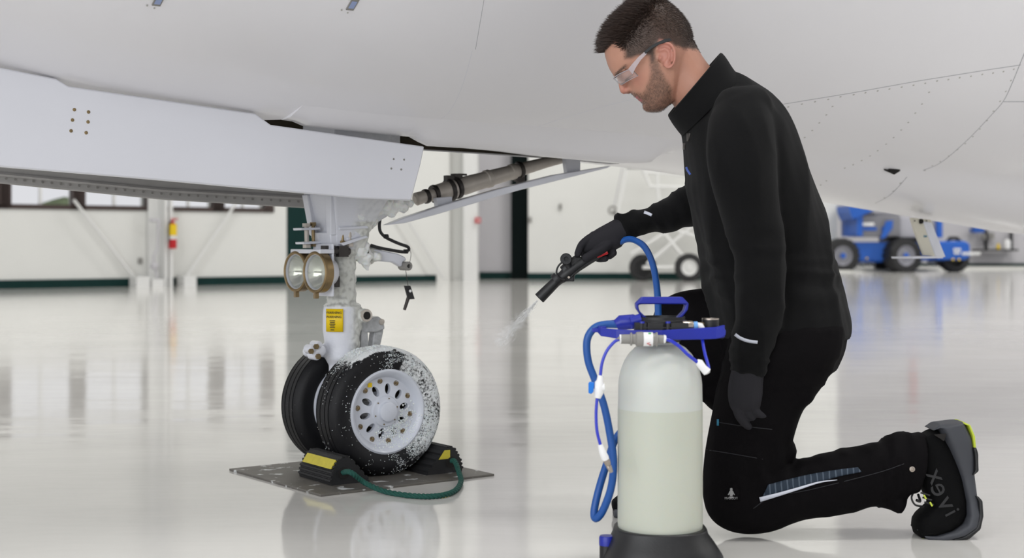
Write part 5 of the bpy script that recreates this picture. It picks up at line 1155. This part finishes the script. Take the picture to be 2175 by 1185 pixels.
me = fuse(b, .003, 1); obj('outsole_tread', me, m_black, sh, ang=180)
b = newbm(); loft(b, [ring(SP(x0, y0), SP(x1, y1), Yv, h, 20, 4) for x0, y0, x1, y1, h in ((2034, 896, 2040, 893, .036), (2045, 900, 2050, 898, .04), (2052, 920, 2060, 922, .041), (2056, 948, 2062, 948, .041))])
loft(b, [ring(SP(x0, y0), SP(x1, y1), Yv, h, 20, 4) for x0, y0, x1, y1, h in ((2030, 1139, 2031, 1143, .045), (1995, 1141, 1995, 1149, .048), (1965, 1140, 1963, 1146, .042), (1952, 1136, 1950, 1140, .03))]); each('lime_insert', b, m_lime, sh)
b = newbm(); prism(b, [SP(x, y, -.0475) for x, y in ((1984, 923), (2010, 921), (2005, 937))], Yv*.004); obj('heel_window', b, m_hole, sh, smooth=False)
# big letters down the side of the shoe
for ch, x, y, s_, rot in (('x', 1987, 1010, .034, 0), ('e', 1996, 1038, .036, 0), ('v', 2010, 1068, .036, 0), ('i', 2021, 1088, .030, 0)):
    d = (P(x, y, 1)-CAM).normalized(); l, no, i, ds = bvh_s.ray_cast(CAM, d)
    if l is None: continue
    a = math.radians(242); X_ = V((-math.cos(math.radians(62)), 0, math.sin(math.radians(62)))); Y_ = V((math.sin(math.radians(62)), 0, math.cos(math.radians(62))))
    text(ch, s_*1.75, l-Yv*.0016, X_, Y_, m_print2, sh, 'shoe_lettering', .0006)
b = newbm(); tube(b, catmull([SP(1940, 1045, -.03), SP(1936, 1058, -.04), SP(1944, 1072, -.04), SP(1962, 1076, -.03)]), .0022, 8); tube(b, catmull([SP(1950, 1050, -.02), SP(1954, 1064, -.035), SP(1946, 1062, -.038)]), .003, 8)
for y in (1046, 1056, 1066): tube(b, [SP(1955+(y-1046)*.4, y, -.036), SP(1975+(y-1046)*.4, y+6, -.04)], .002, 8)
obj('laces', b, m_black, sh)
b = newbm()
for x, y in ((1962, 1051), (1975, 1066)): tube(b, [SP(x, y, -.040), SP(x+5, y+9, -.043)], .002, 8)
each('lace_loop', b, m_lime, sh, label='lime lace loop')
# far shoe, flat on the floor behind the tank
fy = YC+.13; b = newbm(); fx = lambda x: (x-CX)/F*fy
pr = [(1480, .0, .035, .10), (1460, 0, .04, .12), (1420, 0, .042, .115), (1380, 0, .046, .08), (1345, 0, .05, .06), (1320, 0, .046, .052), (1300, 0, .03, .035)]
loft(b, [ring(V((fx(x), fy, .014)), V((fx(x), fy, h)), Yv, w_, 20, 2.6) for x, _, w_, h in pr]); me = fuse(b, .004, 2); sh2 = shoe(me, per, 'black work shoe flat on the floor behind the tank')
b = newbm(); loft(b, [ring(V((fx(x+3), fy, .0)), V((fx(x+3), fy, .026)), Yv, w_*1.05, 20, 4) for x, _, w_, h in pr]); obj('midsole', b, m_mid, sh2)
# ================================================================ things far behind
def wheelb(par, c, ax, r, w_, m_r, hubc=None, name='wheel'):
    b = newbm(); lathe(b, c, ax, [(r*.58, -w_/2), (r*.9, -w_/2), (r, -w_*.35), (r, w_*.35), (r*.9, w_/2), (r*.58, w_/2)], 32, close=True, caps=False)
    for k in range(18):
        a = 2*PI*k/18; u_, v_ = frame(V(ax)); d = u_*math.cos(a)+v_*math.sin(a); t = v_*math.cos(a)-u_*math.sin(a); box(b, V(c)+d*r*.985, (r*.06, r*.14, w_*.9), (d, t, V(ax).normalized()))
    o = obj(name, b, m_rubber, par)
    b = newbm(); lathe(b, c, ax, [(r*.6, -w_*.4), (r*.6, w_*.42), (r*.52, w_*.42), (r*.45, w_*.2), (r*.2, w_*.22), (r*.18, w_*.4), (.001, w_*.4)], 24); obj('rim', b, m_r, o)
    if hubc: b = newbm(); lathe(b, V(c)+V(ax).normalized()*w_*.38, ax, [(r*.16, 0), (r*.16, .04), (.001, .05)], 16); obj('hub_cap', b, hubc, o)
    return o
# rolling white stairs with two wheels
MY = H*F/(597-HY)
ms = thing('rolling_stairs', 'white tubular rolling stairs on black wheels against the back wall', 'stairs', V(((1415-CX)/F*MY, MY, 0)))
q = lambda x, y, d=0: P(x, y, MY+d)
s_ = MY/F
wheelb(ms, q(1365, 568, .3), -Yv, 29*s_, .16, m_rubber); wheelb(ms, q(1463, 568), -Yv, 30*s_, .16, m_white)
b = newbm()
for x0, y0, x1, y1 in ((1365, 568, 1463, 568), (1375, 560, 1470, 480), (1463, 560, 1390, 470), (1330, 360, 1312, 450), (1365, 356, 1380, 396), (1395, 360, 1398, 425), (1365, 366, 1460, 372), (1380, 396, 1460, 398), (1340, 540, 1500, 440), (1470, 480, 1560, 400), (1400, 360, 1480, 380), (1480, 380, 1490, 560), (1360, 356, 1330, 356), (1440, 490, 1560, 530), (1330, 356, 1400, 356)):
    tube(b, [q(x0, y0, .0), q(x1, y1, .0)], .03, 8); tube(b, [q(x0, y0, .6), q(x1, y1, .6)], .03, 8)
for x, y in ((1365, 366), (1395, 372), (1463, 560), (1375, 560), (1470, 480), (1398, 425)): tube(b, [q(x, y, 0), q(x, y, .6)], .025, 8)
obj('tubular_frame', b, m_white, ms)
b = newbm()
for x, y in ((1430, 475), (1450, 450), (1472, 425), (1495, 400)): box(b, q(x, y, .3), (.28, .6, .03))
each('tread', b, m_white, ms, smooth=False)
b = newbm(); c_ = q(1301, 447, .1); lathe(b, c_, -Yv, [(.05, -.02), (.085, -.02), (.085, .03), (.05, .03)], 20, close=True, caps=False); tube(b, [c_, q(1318, 470, .1)], .03, 8); obj('caster', b, m_grey, ms)
b = newbm(); tube(b, [q(1304, 440, .1), q(1322, 356, .1)], .012, 6); tube(b, [q(1318, 470, .1), q(1375, 520, .1)], .025, 8); obj('brake_strut', b, m_wall2, ms)
# blue boom lift
BY = H*F/(577-HY); k_ = BY/F
bl = thing('boom_lift', 'blue and grey self propelled boom lift parked at the right wall behind the belly', 'lift', V(((1900-CX)/F*BY, BY, 0)))
m_lblue = mat('lift_blue_paint', srgb(16, 84, 175), .45); m_lgrey = mat('lift_grey_cover', srgb(120, 120, 126), .6); m_lgrey2 = mat('lift_light_cover', srgb(160, 160, 168), .6)
g = lambda x, y, d=0: P(x, y, BY+d)
def gb(bm, x0, x1, y0, y1, d0, d1):
    a_, c_ = P(x0, y1, BY), P(x1, y0, BY); box(bm, ((a_.x+c_.x)/2, BY+(d0+d1)/2, (a_.z+c_.z)/2), (c_.x-a_.x, abs(d1-d0), c_.z-a_.z))
b = newbm(); gb(b, 1800, 1995, 514, 553, -.5, .9); prism(b, [g(x, y, -.45) for x, y in ((1815, 553), (1900, 553), (1900, 557), (1830, 557))], Yv*1.2); bevel(obj('chassis', b, m_lblue, bl, smooth=False), .03)
b = newbm(); prism(b, [g(x, y, -.9) for x, y in ((1983, 512), (2050, 512), (2060, 518), (2061, 545), (2050, 552), (1990, 552))], Yv*1.9); cw = bevel(obj('drive_cover', b, m_lblue, bl, smooth=False), .04)
b = newbm()
for x0, x1, y0, y1 in ((2000, 2016, 527, 532), (2001, 2014, 534, 539), (2018, 2056, 535, 541)):
    n__ = max(3, int((x1-x0)/5))
    for i in range(n__): xa = lerp(x0, x1, i/n__); gb(b, xa, xa+(x1-x0)/n__*.72, y0, y1, -.925, -.9)
obj('white_lettering', b, m_white, cw, smooth=False)
b = newbm()
for x in (2024, 2037): ball(b, g(x, 551, -.95), .03, 8)
ball(b, g(1841, 549, -.5), .03, 8); each('marker_light', b, m_yellow, bl)
for x, d, r_ in ((1785, -.5, 36), (1916, -.6, 37)): wheelb(bl, g(x, 543, d), -Yv+V((.25 if x > 1900 else .1, 0, 0)), r_*k_, .42, m_lgrey2, m_lblue)
for x, d, r_ in ((1880, 1.2, 30), (2025, -.2, 30)): wheelb(bl, g(x, 548, d), -Yv, r_*k_, .42, m_rubber)
b = newbm(); gb(b, 1815, 1898, 458, 503, -.6, .8); gb(b, 1817, 1898, 452, 459, -.5, .7); bevel(obj('engine_cover', b, m_lgrey, bl, smooth=False), .03)
b = newbm(); gb(b, 1897, 1975, 462, 505, -.55, .7); bevel(obj('side_cover', b, m_lgrey2, bl, smooth=False), .03)
b = newbm(); gb(b, 1805, 1817, 445, 502, -.7, .9); gb(b, 1972, 1983, 462, 505, -.7, .9); prism(b, [g(x, y, -.75) for x, y in ((1803, 436), (1870, 440), (1850, 450), (1830, 458), (1812, 466), (1805, 450))], Yv*1.3); prism(b, [g(x, y, -.72) for x, y in ((1882, 470), (1897, 468), (1895, 485), (1880, 505), (1870, 508), (1876, 490))], Yv*.05); gb(b, 1820, 1848, 483, 490, -.62, -.6); gb(b, 1858, 1866, 483, 490, -.62, -.6); prism(b, [g(x, y, -.3) for x, y in ((1805, 430), (2000, 452), (2000, 436), (1805, 410))], Yv*.5); obj('turntable_frame', b, m_lblue, bl, smooth=False)
b = newbm(); gb(b, 1818, 1842, 474, 480, -.63, -.6); obj('maker_plate', b, m_wplast, bl, smooth=False)
b = newbm(); gb(b, 1880, 1960, 503, 514, -.3, .6); obj('slew_ring', b, m_black, bl, smooth=False)
b = newbm(); tube(b, [g(1990, 553, -.2), g(2040, 553, -.2)], .12, 12); tube(b, [g(2012, 514, -.3), g(2018, 506, -.3), g(2032, 506, -.3), g(2040, 514, -.3)], .05, 8); each('axle_bar', b, m_black, bl, smooth=False)
b = newbm()
for x in (1826, 1842, 1855, 1994): gb(b, x, x+8, 556, 566, .2, .3)
gb(b, 1985, 2010, 553, 562, .5, .6); each('ballast_block', b, m_wplast, bl, smooth=False)
# wall bench on the right
WY = YR-.6
h_ = lambda x, y, d=0: P(x, y, WY+d)
wb = thing('wall_shelf', 'black wall shelf holding bottles at the far right wall', 'shelf', h_(2115, 532))
def wbx(bm, x0, x1, y0, y1, d0=0, d1=.5):
    a_, c_ = P(x0, y1, WY), P(x1, y0, WY); box(bm, ((a_.x+c_.x)/2, WY+(d0+d1)/2, (a_.z+c_.z)/2), (c_.x-a_.x, abs(d1-d0), c_.z-a_.z))
b = newbm(); wbx(b, 2077, 2163, 529, 533); obj('shelf_board', b, m_black, wb, smooth=False)
for x in (2106, 2160):
    b = newbm(); wbx(b, x-3, x+3, 488, 531, .42, .5); obj('upright', b, m_black, wb, smooth=False)
b = newbm(); lathe(b, h_(2120, 529, .2), UZ, [(.045, 0), (.045, .1), (.02, .13), (.02, .16)], 14); tag(obj('bottle', b, m_yellow), 'small yellow bottle on the black wall shelf', 'bottle')
b = newbm(); lathe(b, h_(2139, 529, .2), UZ, [(.09, 0), (.09, .22), (.07, .25), (.03, .27)], 14); tag(obj('canister', b, m_wplast), 'white canister on the black wall shelf right of the yellow bottle', 'canister')
b = newbm(); wbx(b, 2070, 2094, 484, 494, .1, .45); wbx(b, 2074, 2090, 478, 485, .1, .4); tag(bevel(obj('hose_reel', b, m_lblue, smooth=False), .02), 'small blue reel box mounted on the far right wall', 'reel')
b = newbm(); lathe(b, h_(2092, 510, .45), UZ, [(.03, 0), (.03, .1)], 8); wbx(b, 2098, 2104, 497, 508, .4, .5); wbx(b, 2112, 2122, 494, 508, .4, .5); tag(obj('wall_fittings', b, m_grey, smooth=False), 'small grey fittings on the wall above the black shelf', 'fitting')
